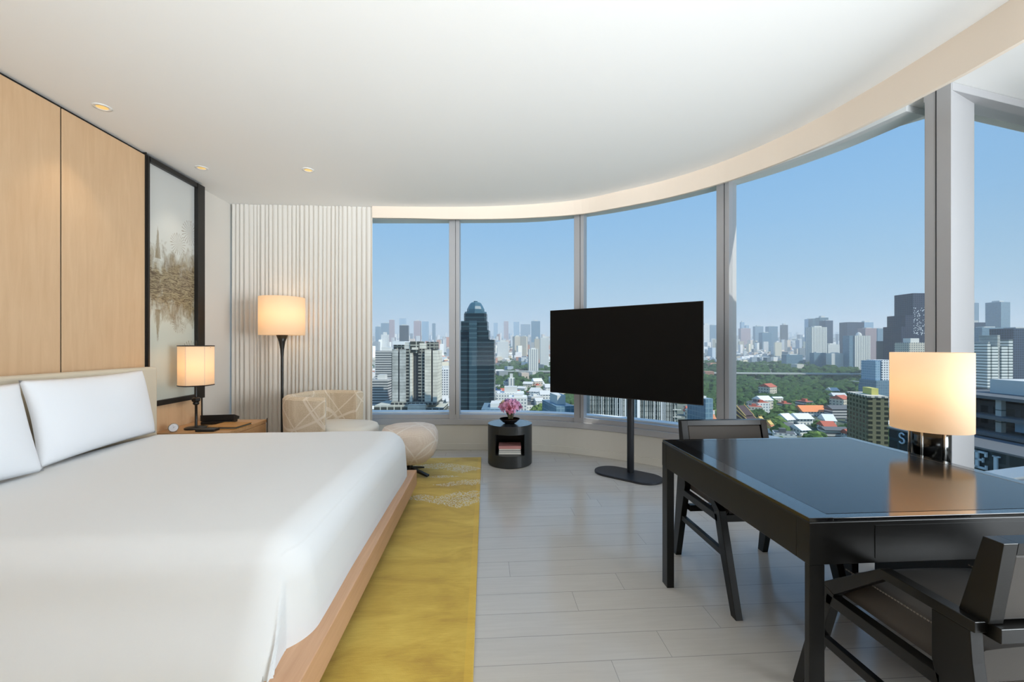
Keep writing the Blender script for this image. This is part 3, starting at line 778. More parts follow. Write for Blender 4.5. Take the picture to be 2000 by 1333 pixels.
for i, (zz, h_, mt, lb, dx) in enumerate(((.126, .022, 'book_white', 'pale blue-grey book at the bottom of the stack in the side table niche', 0), (.1485, .020, 'book_dark', 'dark covered book in the middle of the stack in the side table niche', .002), (.169, .042, 'book_pink', 'dusky pink book on top of the stack in the side table niche', 0))):
    t = thing('book', (SX+math.sin(ry)*.14*1, SY-math.cos(ry)*.13, zz), lb, 'book', 'books in the drum side table', world_parts=False, rotz=ry)
    w, dpt = .23, .17
    if mt == 'book_pink':
        G().box(-w/2, w/2, -.01, dpt, h_-.030, h_).build('cover', M[mt], t, bevel=.002); G().box(-w/2+.004, w/2-.004, -.006, dpt-.004, .0, h_-.030).build('pages', M['paper'], t)
    else:
        G().box(-w/2, w/2, -.01, dpt, h_-.005, h_-.0005).build('front_cover', M[mt], t); G().box(-w/2+.003, w/2-.003, -.012, dpt-.004, .004, h_-.005).build('pages', M['paper'], t); G().box(-w/2, w/2, -.01, dpt, 0, .004).build('back_cover', M[mt], t)
bt = thing('bowl', (SX-.005, SY-.03, .4255), 'shallow copper-lined black bowl on the drum side table', 'bowl', world_parts=False)
G().lathe([(0, .0), (.045, .0), (.07, .012), (.105, .045), (.108, .050), (.106, .0505), (.104, .048)], 40).build('bowl_body', M['black'], bt, smooth=True)
G().lathe([(.104, .048), (.068, .018), (.04, .010), (0, .009)], 40).build('lining', M['copper'], bt, smooth=True, recalc=False)
def flowers():
    t = thing('flower_bouquet', (SX, SY-.03, .436), 'bouquet of pink and lilac blooms standing in the copper bowl', 'flowers', world_parts=False)
    rnd = random.Random(11); g = G()
    for i in range(26):
        a = rnd.uniform(0, 2*PI); r0 = rnd.uniform(0, .022); r1 = rnd.uniform(.01, .062)
        g.tube([(r0*math.cos(a), r0*math.sin(a), 0), (r0*1.3*math.cos(a), r0*1.3*math.sin(a), .05), (r1*math.cos(a), r1*math.sin(a), .135)], .0045, 5)
    g.build('stem', M['stem'], t)
    pal = [M['petal_pink'], M['petal_lilac'], M['petal_rose'], M['petal_cream']]
    k7 = 0
    for i in range(17):
        # spread on a dome
        fi = i*2.399; rr = math.sqrt((i+.5)/17); th = rr*1.45
        d = Vector((math.cos(fi)*math.sin(th), math.sin(fi)*math.sin(th), math.cos(th)*.85)); c = Vector((0, 0, .145))+Vector((d.x*.100, d.y*.100, d.z*.085))
        g = G(); q = d.to_track_quat('Z', 'Y')
        for ring_, (npet, ln, tilt) in enumerate(((8, .060, 1.35), (6, .050, .75), (5, .032, .3))):
            for k8 in range(npet):
                a = 2*PI*k8/npet+ring_*.4+rnd.uniform(-.2, .2); tl = tilt+rnd.uniform(-.2, .25); L_ = ln*rnd.uniform(.85, 1.15)
                pts = []
                for s_, w_ in ((0, .003), (.35, .012), (.7, .0135), (1, .003)):
                    out = L_*s_*math.sin(tl); upz = L_*s_*math.cos(tl)-.012*s_*s_*(tilt)
                    for sd in (-1, 1): pts.append(q@Vector((out*math.cos(a)-sd*w_*math.sin(a), out*math.sin(a)+sd*w_*math.cos(a), upz))+c)
                g.add(pts, [(0, 1, 3, 2), (2, 3, 5, 4), (4, 5, 7, 6)])
        mt = pal[3] if i in (4, 9) else pal[rnd.choice((0, 0, 1, 1, 2))]
        b = g.build('bloom', mt, t, smooth=True, recalc=False)
        gc = G(); gc.lathe([(0, -.004), (.007, 0), (.007, .008), (0, .012)], 8)
        gc.v = [tuple(q@Vector(v)+c) for v in gc.v]; gc.build('flower_centre', M['petal_yellow'], b, smooth=True)
M['stem'] = mat('green brown stems', (86, 84, 58), .7)
M['petal_pink'] = mat('pink petals', (222, 160, 196), .7, sheen=.2); M['petal_lilac'] = mat('lilac petals', (204, 166, 218), .7, sheen=.2)
M['petal_rose'] = mat('rose petals', (186, 104, 130), .7); M['petal_cream'] = mat('cream petals', (226, 204, 160), .7); M['petal_yellow'] = mat('yellow flower centre', (206, 166, 60), .7)
flowers()

# ------------------------------------------------------------------ television on its stand
TL = cam_pt(1074.4, 4.488, z=0); TR = cam_pt(1373.6, 3.486, z=0)
def television():
    u = (TR-TL).normalized(); w = (TR-TL).length; back = Vector((-u.y, u.x, 0)); c = (TL+TR)/2
    pole = cam_pt(1231.5, 4.05, z=0); basec = cam_pt(1226, 3.98, z=0)
    t = thing('television', tuple(basec), 'large black flat television on a dark pole stand with oval base', 'television', world_parts=False, rotz=math.atan2(u.y, u.x))
    inv = Matrix.Rotation(-math.atan2(u.y, u.x), 3, 'Z'); lc = inv@(c-basec); lp = inv@(pole-basec)
    x0, x1, y0 = lc.x-w/2, lc.x+w/2, lc.y; z0, z1 = .742, 1.618
    G().box(x0, x1, y0, y0+.012, z0, z1).build('panel', M['black'], t, bevel=.002)
    G().box(x0+.006, x1-.006, y0-.0015, y0, z0+.008, z1-.006).build('screen', M['screen'], t)
    G().box(x0+.25, x1-.25, y0+.012, y0+.05, z0+.06, z0+.42).build('rear_housing', M['black'], t, bevel=.006)
    G().box(lp.x-.14, lp.x+.14, y0+.05, y0+.075, 1.0, 1.14).build('mount_plate', M['black_metal'], t, bevel=.003)
    py = max(lp.y, y0+.105); G().lathe([(.033, .018), (.033, 1.2)], 32, c=(lp.x, py)).build('pole', M['black_metal'], t, smooth=False, bevel=.002)
    for pl in t.children:
        if pl.name.startswith('pole'): pl.data.polygons.foreach_set('use_smooth', [len(p_.vertices) == 4 for p_ in pl.data.polygons])
    # stadium base plate
    a, r = .165, .165; poly = []
    for s_, c0 in ((1, a), (-1, -a)):
        for i in range(25): an = (-PI/2+PI*i/24) if s_ > 0 else (PI/2+PI*i/24); poly.append((c0+r*math.cos(an), r*math.sin(an)))
    G().prism(poly, 0, .02).build('base_plate', M['black_metal'], t, bevel=.003)
television()

# ------------------------------------------------------------------ desk
DX0, DX1, DY0, DY1, DZ = .93, 1.972, 1.145, 2.15, .75
dk = thing('desk', (1.45, 1.65, 0), 'large glossy black desk with deep apron and square legs', 'desk')
g = G(); g.box(DX0, DX1, DY0, DY0+.05, .615, DZ-.012); g.box(DX0, DX1, DY1-.05, DY1, .615, DZ-.012); g.box(DX0, DX0+.05, DY0+.05, DY1-.05, .615, DZ-.012); g.box(DX1-.05, DX1, DY0+.05, DY1-.05, .615, DZ-.012)
g.build('apron', M['blackwood'], dk, bevel=.002)
g = G(); g.box(DX0+.002, DX0+.075, DY0+.002, DY1-.002, DZ-.012, DZ); g.box(DX1-.045, DX1-.002, DY0+.002, DY1-.002, DZ-.012, DZ); g.box(DX0+.075, DX1-.045, DY1-.03, DY1-.002, DZ-.012, DZ); g.box(DX0+.075, DX1-.045, DY0+.002, DY0+.03, DZ-.012, DZ-.001)
g.build('top_border', M['desk_gloss'] if 'desk_gloss' in M else M.setdefault('desk_gloss', mat('gloss black lacquer', (20, 20, 21), .12, coat=.6)), dk, bevel=.0012)
M['desk_glass'] = mat('black glass desk surface', (26, 27, 29), .12, spec=.45)
G().box(DX0+.0765, DX1-.0465, DY0+.0315, DY1-.0315, DZ-.012, DZ-.0005).build('desk_top', M['desk_glass'], dk)
for xa, xb, ya, yb in ((DX0+.001, DX0+.048, DY0+.001, DY0+.02), (DX0+.001, DX0+.038, DY1-.061, DY1-.001), (DX1-.048, DX1-.001, DY0+.001, DY0+.02), (DX1-.038, DX1-.001, DY1-.061, DY1-.001)):
    G().box(xa, xb, ya, yb, 0, .6145).build('leg', M['blackwood'], dk, bevel=.002)
G().box(DX0+.2, DX1-.2, DY0-.0015, DY0+.001, .63, .725).build('drawer_front', M['blackwood'], dk)

# low cabinet between the desk and the window, and its lamp
cb = thing('cabinet', (2.18, 1.6, 0), 'low dark grey cabinet standing behind the desk by the window', 'cabinet')
G().box(2.03, 2.36, .9, 2.06, .0, .60).build('cabinet_body', M['black_metal'], cb, bevel=.003)
G().box(2.02, 2.37, .89, 2.07, .60, .62).build('cabinet_top', M['black'], cb, bevel=.002)
G().box(2.024, 2.03, .92, 1.46, .05, .58).build('door', M['black_metal'], cb, bevel=.002); d_ = G().box(2.024, 2.03, 1.48, 2.04, .05, .58).build('door', M['black_metal'], cb, bevel=.002)
g = G(); g.tube([(2.022, 1.86, .50), (1.99, 1.86, .50)], .012, 12); g.tube([(1.99, 1.86, .50), (1.985, 1.80, .46), (1.99, 1.74, .45)], .006, 8); g.build('lock', M['black'], d_)
def desk_lamp():
    x, y, z = 2.118, 1.862, .621
    t = thing('desk_lamp', (x, y, z), 'large lit lamp with cream drum shade and gunmetal column base beyond the desk', 'lamp', world_parts=False, rotz=math.radians(-58))
    R_ = .144; n = 72; zb, zt_ = .228, .592; O = [(R_*math.cos(2*PI*i/n), R_*math.sin(2*PI*i/n)) for i in range(n)]
    g = G(); g.add([(a, b, zb) for a, b in O]+[(a, b, zt_) for a, b in O], [(i, (i+1) % n, n+(i+1) % n, n+i) for i in range(n)])
    g.build('lamp_shade', M['shade'], t, solid=.003, smooth=True)
    G().lathe([(0, 0), (.078, 0), (.078, .012), (0, .012)], 36).build('base_plate', M['black'], t)
    cy_ = G().lathe([(.071, .012), (.071, .298), (0, .298)], 48).build('column', M['gunmetal'], t); cy_.data.polygons.foreach_set('use_smooth', [len(p_.vertices) == 4 and abs(p_.normal.z) < .5 for p_ in cy_.data.polygons])
    for k10 in range(3):
        an = math.radians(-165+k10*62); G().lathe([(.005, .013), (.005, .297)], 12, c=(.0735*math.cos(an), .0735*math.sin(an))).build('rod', M['chrome'], t, smooth=True)
    g = G(); g.bar((-.139, 0, .34), (.139, 0, .34), .004, .004); g.bar((0, -.139, .34), (0, .139, .34), .004, .004); g.lathe([(.018, .30), (.018, .37)], 14); g.build('spider', M['black'], t)
    l = bpy.data.lights.new('bulb', 'POINT'); l.energy = .45; l.color = (1, .78, .52); l.shadow_soft_size = .05
    o = bpy.data.objects.new('bulb', l); COL.objects.link(o); o.parent = t; o.location = (0, 0, .43)
desk_lamp()

# ------------------------------------------------------------------ desk chairs
def make_chair(loc, rotz, label):
    "origin on the floor between the rear feet; local +y is the way the sitter looks; width in x"
    t = thing('desk_chair', loc, label, 'chair', 'black wooden chairs at the desk', rotz=rotz, world_parts=False)
    HW = .285; th = .034
    for s in (-1, 1):
        x0, x1 = (s*HW, s*(HW-th)); 
        # rear leg, front leg and bent arm of one side; every piece a part
        def xp(poly): return G().xprism(poly, min(x0, x1), max(x0, x1))
        xp([(0, 0), (.045, 0), (.155, .45), (.155, .575), (.07, .575), (.065, .50)]).build('leg', M['blackwood'], t, bevel=.002)
        xp([(.60, 0), (.64, 0), (.505, .445), (.455, .43), (.505, .26)]).build('leg', M['blackwood'], t, bevel=.002)
        xp([(.060, .575), (.285, .575), (.455, .430), (.505, .445), (.295, .602), (.060, .602)]).build('arm', M['blackwood'], t, bevel=.002)
        xp([(.135, .385), (.49, .385), (.485, .42), (.135, .42)]).build('seat_rail', M['blackwood'], t, bevel=.002)
        G().box(min(x0, x1)+.006, max(x0, x1)-.006, .085, .535, .232, .262).build('stretcher', M['blackwood'], t, bevel=.002)
    iw = HW-th
    G().box(-iw, iw, .465, .495, .385, .42).build('front_rail', M['blackwood'], t, bevel=.002)
    G().box(-iw, iw, .115, .15, .30, .335).build('rear_rail', M['blackwood'], t, bevel=.002)
    G().box(-iw, iw, .035, .085, .565, .600).build('back_crossbar', M['blackwood'], t, bevel=.002)
    # hammock-like leather seat
    def sf(u, v):
        X = -iw+.004+(2*iw-.008)*u; Y = .10+.39*v; z = .500-.012*math.sin(PI*v)+.010*math.sin(PI*u)-.045*(max(0, abs(2*u-1)-.82)/.18)**2
        if v > .9: z -= .05*((v-.9)/.1)**2
        return (X, Y, z)
    nu, nv = 24, 24; g = G(); g.grid(nu, nv, sf); base_n = len(g.v)
    g.add([(p_[0], p_[1], .425) for p_ in g.v[:base_n]], [])
    def id_(i, j, lo=0): return lo+j*(nu+1)+i
    for j in range(nv):
        for i in range(nu): g.f.append([id_(i, j, base_n), id_(i, j+1, base_n), id_(i+1, j+1, base_n), id_(i+1, j, base_n)]); g.uv.append(None)
    for i in range(nu):
        for j in (0, nv): g.f.append([id_(i, j), id_(i+1, j), id_(i+1, j, base_n), id_(i, j, base_n)]); g.uv.append(None)
    for j in range(nv):
        for i in (0, nu): g.f.append([id_(i, j), id_(i, j+1), id_(i, j+1, base_n), id_(i, j, base_n)]); g.uv.append(None)
    st = g.build('seat', M['leather'], t, smooth=True); st.data.set_sharp_from_angle(angle=math.radians(50)) if hasattr(st.data, 'set_sharp_from_angle') else None
    for s in (-1, 1):
        g = G()
        for k9 in range(40): y_ = .115+.0092*k9; g.box(s*(iw-.03)-.0008, s*(iw-.03)+.0008, y_, y_+.006, .4965, .5005)
        g.build('stitching', M['stitch'], st)
    # back: wedge-sided frame with leather pads front and rear
    def bk(z): return .028+.026*(z-.60)/.2, .092-.004*(z-.60)/.2
    hb_ = []
    z0, z1 = .602, .802; a0, b0 = .050, .112; a1, b1 = .022, .062
    for s in (-1, 1):
        xa, xb = sorted((s*.262, s*.225)); G().xprism([(a0, z0), (b0, z0), (b1, z1-.0), (a1, z1)], xa, xb).build('back_post', M['blackwood'], t, bevel=.0015)
    G().xprism([(a1+.004, z1-.028), (b1+.005, z1-.028), (b1, z1-.0005), (a1, z1-.0005)], -.2245, .2245).build('back_rail', M['blackwood'], t)
    g = G(); g.xprism([(a0+.007, z0+.002), (b0-.006, z0+.002), (b1-.0, z1-.030), (a1+.010, z1-.030)], -.2235, .2235); g.build('back_pad', M['leather'], t, bevel=.008, seg=3)
    return t
make_chair((1.415, 2.46, 0), PI, 'black wooden chair with grey leather back on the window side of the desk')
make_chair((1.425, .845, 0), 0, 'black wooden armchair with leather seat in the right foreground, pushed under the desk')

# ================================================================== the city outside
EYE, SLOPE = 90.0, 24/816
def gz(D): return CH-EYE+SLOPE*D
def local(px, D, z=None):
    p = cam_pt(px, D, z=0); p.z = gz(D) if z is None else z; return p
# ground: the plain rises gently toward the horizon
def m_ground():
    m = mat('city ground of lots, gardens and roads', (96, 108, 96), .95, spec=.1); k = N(m); o = k.coord()
    a = k.noise(o, .006, 4); b = k.noise(o, .05, 3)
    c = k.ramp(a, [(.38, (66, 84, 60)), (.52, (104, 112, 100)), (.66, (138, 140, 132))]); c = k.mix(k.math('MULTIPLY', b, .6), c, (78, 92, 72)); k.base(c); return m
M['ground'] = m_ground()
def rotp(lx, ly, z): # camera-aligned plan coordinates -> world
    return (lx*math.cos(YAW)+ly*math.sin(YAW), ly*math.cos(YAW)-lx*math.sin(YAW), z)
o = G().add([rotp(-9000, -300, gz(-300)), rotp(16000, -300, gz(-300)), rotp(16000, 9500, gz(9500)), rotp(-9000, 9500, gz(9500))], [(0, 1, 2, 3)]).build('ground', M['ground']); o['kind'] = 'structure'

def facade(name, wall, glass, fu, fv, du, dv, rough=.6, grough=.2, ou=.0, ov=.0, wear=0):
    "procedural facade: window panes of width du*fu and height dv*fv in a grid fu x fv metres"
    m = mat(name, wall, rough, spec=.3); k = N(m); uv = k.coord('UV'); s = k.sep(uv)
    a = k.math('LESS_THAN', k.math('FRACT', k.math('ADD', k.math('DIVIDE', s[0], fu), ou)), du) if du < 1 else 1.0
    b = k.math('LESS_THAN', k.math('FRACT', k.math('ADD', k.math('DIVIDE', s[1], fv), ov)), dv) if dv < 1 else 1.0
    w = k.math('MULTIPLY', a, b)
    geo = k.n('NewGeometry'); nz = k.sep(geo.outputs['Normal'])[2]
    w = k.math('MULTIPLY', w, k.math('LESS_THAN', k.math('ABSOLUTE', nz), .5))
    base = wall
    if wear:
        c0 = k.ramp(k.noise(k.coord(), .12, 4), [(.35, tuple(max(0, x-wear) for x in wall)), (.65, wall)])
    else: c0 = wall
    cell = k.n('TexWhiteNoise', noise_dimensions='2D'); cc = k.n('CombineXYZ'); k.l(k.math('FLOOR', k.math('DIVIDE', s[0], fu)), cc.inputs[0]); k.l(k.math('FLOOR', k.math('DIVIDE', s[1], fv)), cc.inputs[1]); k.l(cc.outputs[0], cell.inputs['Vector'])
    g2 = k.mix(k.math('MULTIPLY', cell.outputs['Value'], .5), glass, tuple(min(255, x+26) for x in glass))
    k.base(k.mix(w, c0, g2)); k.l(k.math('ADD', k.math('MULTIPLY', w, grough-rough), rough), k.b.inputs['Roughness']); return m
FM = dict(
 darkglass=facade('dark blue green curtain wall', (52, 76, 84), (24, 40, 50), 40, 3.6, 1, .72, .3, .16),
 darkglass2=facade('dark blue curtain wall', (60, 78, 100), (32, 46, 68), 3.2, 3.4, .7, .7, .35, .18),
 coreglass=facade('slate core glazing', (72, 98, 108), (48, 72, 84), 30, 3.6, 1, .7, .3, .16),
 tealglass=facade('teal curtain wall', (84, 116, 128), (58, 92, 108), 30, 3.6, 1, .8, .3, .15),
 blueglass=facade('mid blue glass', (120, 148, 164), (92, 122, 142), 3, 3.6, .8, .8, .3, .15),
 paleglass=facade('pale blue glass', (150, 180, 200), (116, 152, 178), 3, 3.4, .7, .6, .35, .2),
 white=facade('white rendered facade', (226, 228, 224), (110, 126, 138), 3.2, 3.3, .45, .5),
 whitegrid=facade('white facade of small square windows', (236, 238, 238), (70, 88, 104), 3.2, 3.2, .5, .55),
 whiterib=facade('white ribbed facade', (232, 232, 224), (120, 132, 140), 4.2, 60, .42, 1, .6, .3),
 beige=facade('beige apartment facade', (206, 200, 184), (104, 110, 110), 3.4, 3.2, .5, .5),
 pinkish=facade('dusky pink slab facade', (176, 156, 158), (116, 112, 124), 3.4, 3.4, .5, .5),
 greyband=facade('grey facade with horizontal bands', (196, 196, 192), (72, 80, 84), 50, 2.9, 1, .5),
 olive=facade('olive brown apartment facade', (120, 118, 92), (44, 48, 40), 4.0, 2.9, .55, .6),
 navy=facade('near black tower facade with specks', (42, 50, 72), (28, 34, 54), 3.4, 3.4, .55, .6),
 dark=facade('dark grey block facade', (58, 66, 74), (34, 42, 48), 3, 3, .6, .6),
 concrete=facade('weathered concrete with panel joints', (196, 200, 196), (92, 98, 94), 40, 3.1, 1, .09, .9, .9, wear=40),
 concrete2=facade('sunlit unfinished concrete wall', (230, 229, 216), (110, 104, 94), 40, 3.1, 1, .07, .9, .9, wear=30),  # paler copy of the concrete with sunlight put into its colour
 balcony=facade('bare concrete balconies with black openings', (150, 152, 142), (32, 36, 38), 4.0, 3.1, .75, .62, .9, .8),
 shaft=facade('dark recessed concrete shaft', (66, 72, 76), (36, 42, 48), 2.6, 3.1, .5, .8, .9, .6),
 frame_g=facade('open concrete frame', (188, 190, 178), (58, 62, 56), 6.5, 4.0, .86, .78, .9, .9),
 condo=facade('condominium of closely spaced pale fins', (150, 158, 156), (40, 52, 56), 1.9, 3.0, .5, .9, .7, .3),
 striped=facade('white apartment balconies', (226, 230, 226), (96, 112, 112), 40, 3.0, 1, .42),
 roof=m_paint('pale flat roof', (206, 208, 204)), red=m_paint('red tiled roof', (186, 104, 84)), orange=m_paint('orange tiled roof', (232, 144, 92)),
 whiteroof=m_paint('white sheet roof', (226, 232, 234)), brownroof=m_paint('dark brown temple tiles', (78, 64, 66)), goldtrim=m_paint('gilded gable', (206, 178, 110)),
 blueroof=m_paint('blue sheet roof', (70, 96, 136)), asphalt=m_paint('elevated road deck', (176, 180, 174)), greyroof=m_paint('grey sheet roof', (104, 108, 110)), yellow=m_paint('yellow plaster', (206, 200, 120)), terracotta=m_paint('terracotta spire tiles', (204, 140, 104)))

CLEAR = []
def block(g, x0, x1, y0, y1, z0, z1): return g.box(x0, x1, y0, y1, z0, z1)
def city(name, label, px0, px1, ytop, D, mt, dep=None, rot=0, cat='building', group=None, base=None):
    "top-level Empty at the foot of a building whose front spans photo columns px0..px1 at depth D; returns root, half width, height, depth"
    w = (px1-px0)/F*D; dep = dep or w*.8
    if rot: w = (w-dep*abs(math.sin(rot)))/max(.3, math.cos(rot)); w = max(w, 6)
    p = cam_pt((px0+px1)/2, D+dep/2, z=0); p = cam_pt(1000+((px0+px1)/2-1000)*D/(D+dep/2), D+dep/2, z=0)
    zb = gz(D); h = CH+(HZ-ytop)/F*D-zb
    t = thing(name, (p.x, p.y, zb), label, cat, group, rotz=-YAW+rot, world_parts=False)
    if D < 700: CLEAR.append((px0-3, px1+3, D))
    return t, w/2, h, dep/2
def simple(name, label, px0, px1, ytop, D, mt, dep=None, rot=0, cap=.03, cat='building', group=None, capm='roof'):
    t, w, h, d = city(name, label, px0, px1, ytop, D, mt, dep, rot, cat, group)
    hb_ = h*(1-cap) if cap else h
    G().box(-w, w, -d, d, 0, hb_).build('tower_body', FM[mt], t)
    if cap: G().box(-w*.45, w*.5, -d*.5, d*.5, hb_, h).build('rooftop_plant_room', FM[capm], t)
    return t
# --- dark glass tower
def glass_tower():
    D = 330; t, w, h, d = city('office_tower', 'tall dark green glass tower stepping up to a domed glass crown', 887, 965, 664, D, 'darkglass', dep=30)
    z = lambda y: CH+(HZ-y)/F*D-gz(D); q = D/F; cx = 926; c = lambda px: (px-cx)*q
    G().box(c(887), c(965), -14, 14, 0, z(664)).build('main_shaft', FM['darkglass'], t)
    G().box(c(890), c(956), -16.5, -14, 0, z(664)+.5).build('front_bay', FM['darkglass'], t)
    b = G().box(c(917), c(932), -18, -16.5, 0, z(627)).build('lift_core', FM['coreglass'], t)
    G().box(c(893), c(954), -12, 12, z(664), z(645)).build('setback_tier', FM['darkglass'], t)
    G().box(c(899), c(951), -11, 11, z(645), z(627)).build('setback_tier', FM['darkglass'], t)
    g = G(); P = [(c(904)+1.5, -10), (c(949)-1.5, -10), (c(949), -7), (c(949), 7), (c(904), 7), (c(904), -7)]; g.prism(P, z(627), z(611)); g.build('octagonal_tier', FM['darkglass'], t)
    g = G(); g.lathe([(9.0, z(627)), (9.0, z(607))], 8, c=(0, -1)); g.build('crown_drum', FM['tealglass'], t)
    g = G(); g.lathe([(7.2, z(607)), (7.2, z(602)), (6.0, z(596)), (4.6, z(590)), (3.4, z(587.5)), (0, z(587.5))], 8, c=(0, -1)); g.lathe([(1.6, z(588)), (1.6, z(585))], 8, c=(0, -1)); g.build('dome', FM['tealglass'], t)
glass_tower()
def concrete_tower():
    D = 400; t, w, h, d = city('unfinished_tower', 'weathered unfinished concrete tower with black window openings and open-frame podium', 757, 855, 672, D, 'concrete', dep=34)
    z = lambda y: CH+(HZ-y)/F*D-gz(D); q = D/F; c = lambda px: (px-806)*q
    b = z(786)
    G().box(c(757), c(765), -4, 14, b, z(691)).build('side_wing', FM['shaft'], t)
    G().box(c(764), c(776), -14, 12, b, z(684)).build('wall_pier', FM['concrete'], t)
    G().box(c(776), c(779.5), -12.5, 12, b, z(682)).build('recess', FM['shaft'], t)
    G().box(c(779.5), c(792), -15.5, 12, b, z(683)).build('wall_pier', FM['concrete'], t)
    G().box(c(792), c(800), -15, 12, b, z(682)).build('balcony_stack', FM['balcony'], t)
    G().box(c(800), c(804.5), -16, 12, b, z(690)).build('light_pier', FM['concrete2'], t)
    G().box(c(804.5), c(815), -11, 12, b, z(690)).build('recess', FM['shaft'], t)
    G().box(c(815), c(829), -13, 12, b, z(682)).build('balcony_stack', FM['balcony'], t)
    G().box(c(829), c(841), -16, 12, b, z(683)).build('light_pier', FM['concrete2'], t)
    G().box(c(841), c(844.5), -14, 12, b, z(682)).build('recess', FM['shaft'], t)
    G().box(c(844.5), c(853.5), -15, 12, b, z(685)).build('light_pier', FM['concrete2'], t)
    G().box(c(766), c(787), -12, 8, z(682.5), z(674)).build('crown_frame', FM['balcony'], t)
    G().box(c(786), c(802), -12, 8, z(682.5), z(669)).build('crown_block', FM['concrete'], t)
    G().box(c(799), c(818), -13, 8, z(690), z(667)).build('crown_block', FM['frame_g'], t)
    G().box(c(803), c(815), -14.5, -11, z(684), z(679)).build('crown_beam', FM['concrete2'], t)
    G().box(c(816), c(833), -13, 8, z(682), z(671)).build('crown_block', FM['concrete2'], t)
    G().box(c(831), c(848), -13, 8, z(683), z(668)).build('crown_frame', FM['balcony'], t)
    G().box(c(765), c(788), -14, 10, z(674), z(667)).build('crown_slab', FM['whiteroof'], t)
    G().box(c(764), c(853), -18, 14, z(791), b).build('transfer_floor', FM['balcony'], t)
    g = G(); g.box(c(735), c(800), -24, 14, z(812)-14, z(791)); g.build('podium', FM['frame_g'], t)
    G().box(c(800), c(833), -25, 14, z(812)-14, z(789)).build('podium_bay', FM['concrete2'], t)
    G().box(c(833), c(866), -20, 14, z(812)-14, z(797)).build('podium_deck', FM['frame_g'], t)
concrete_tower()
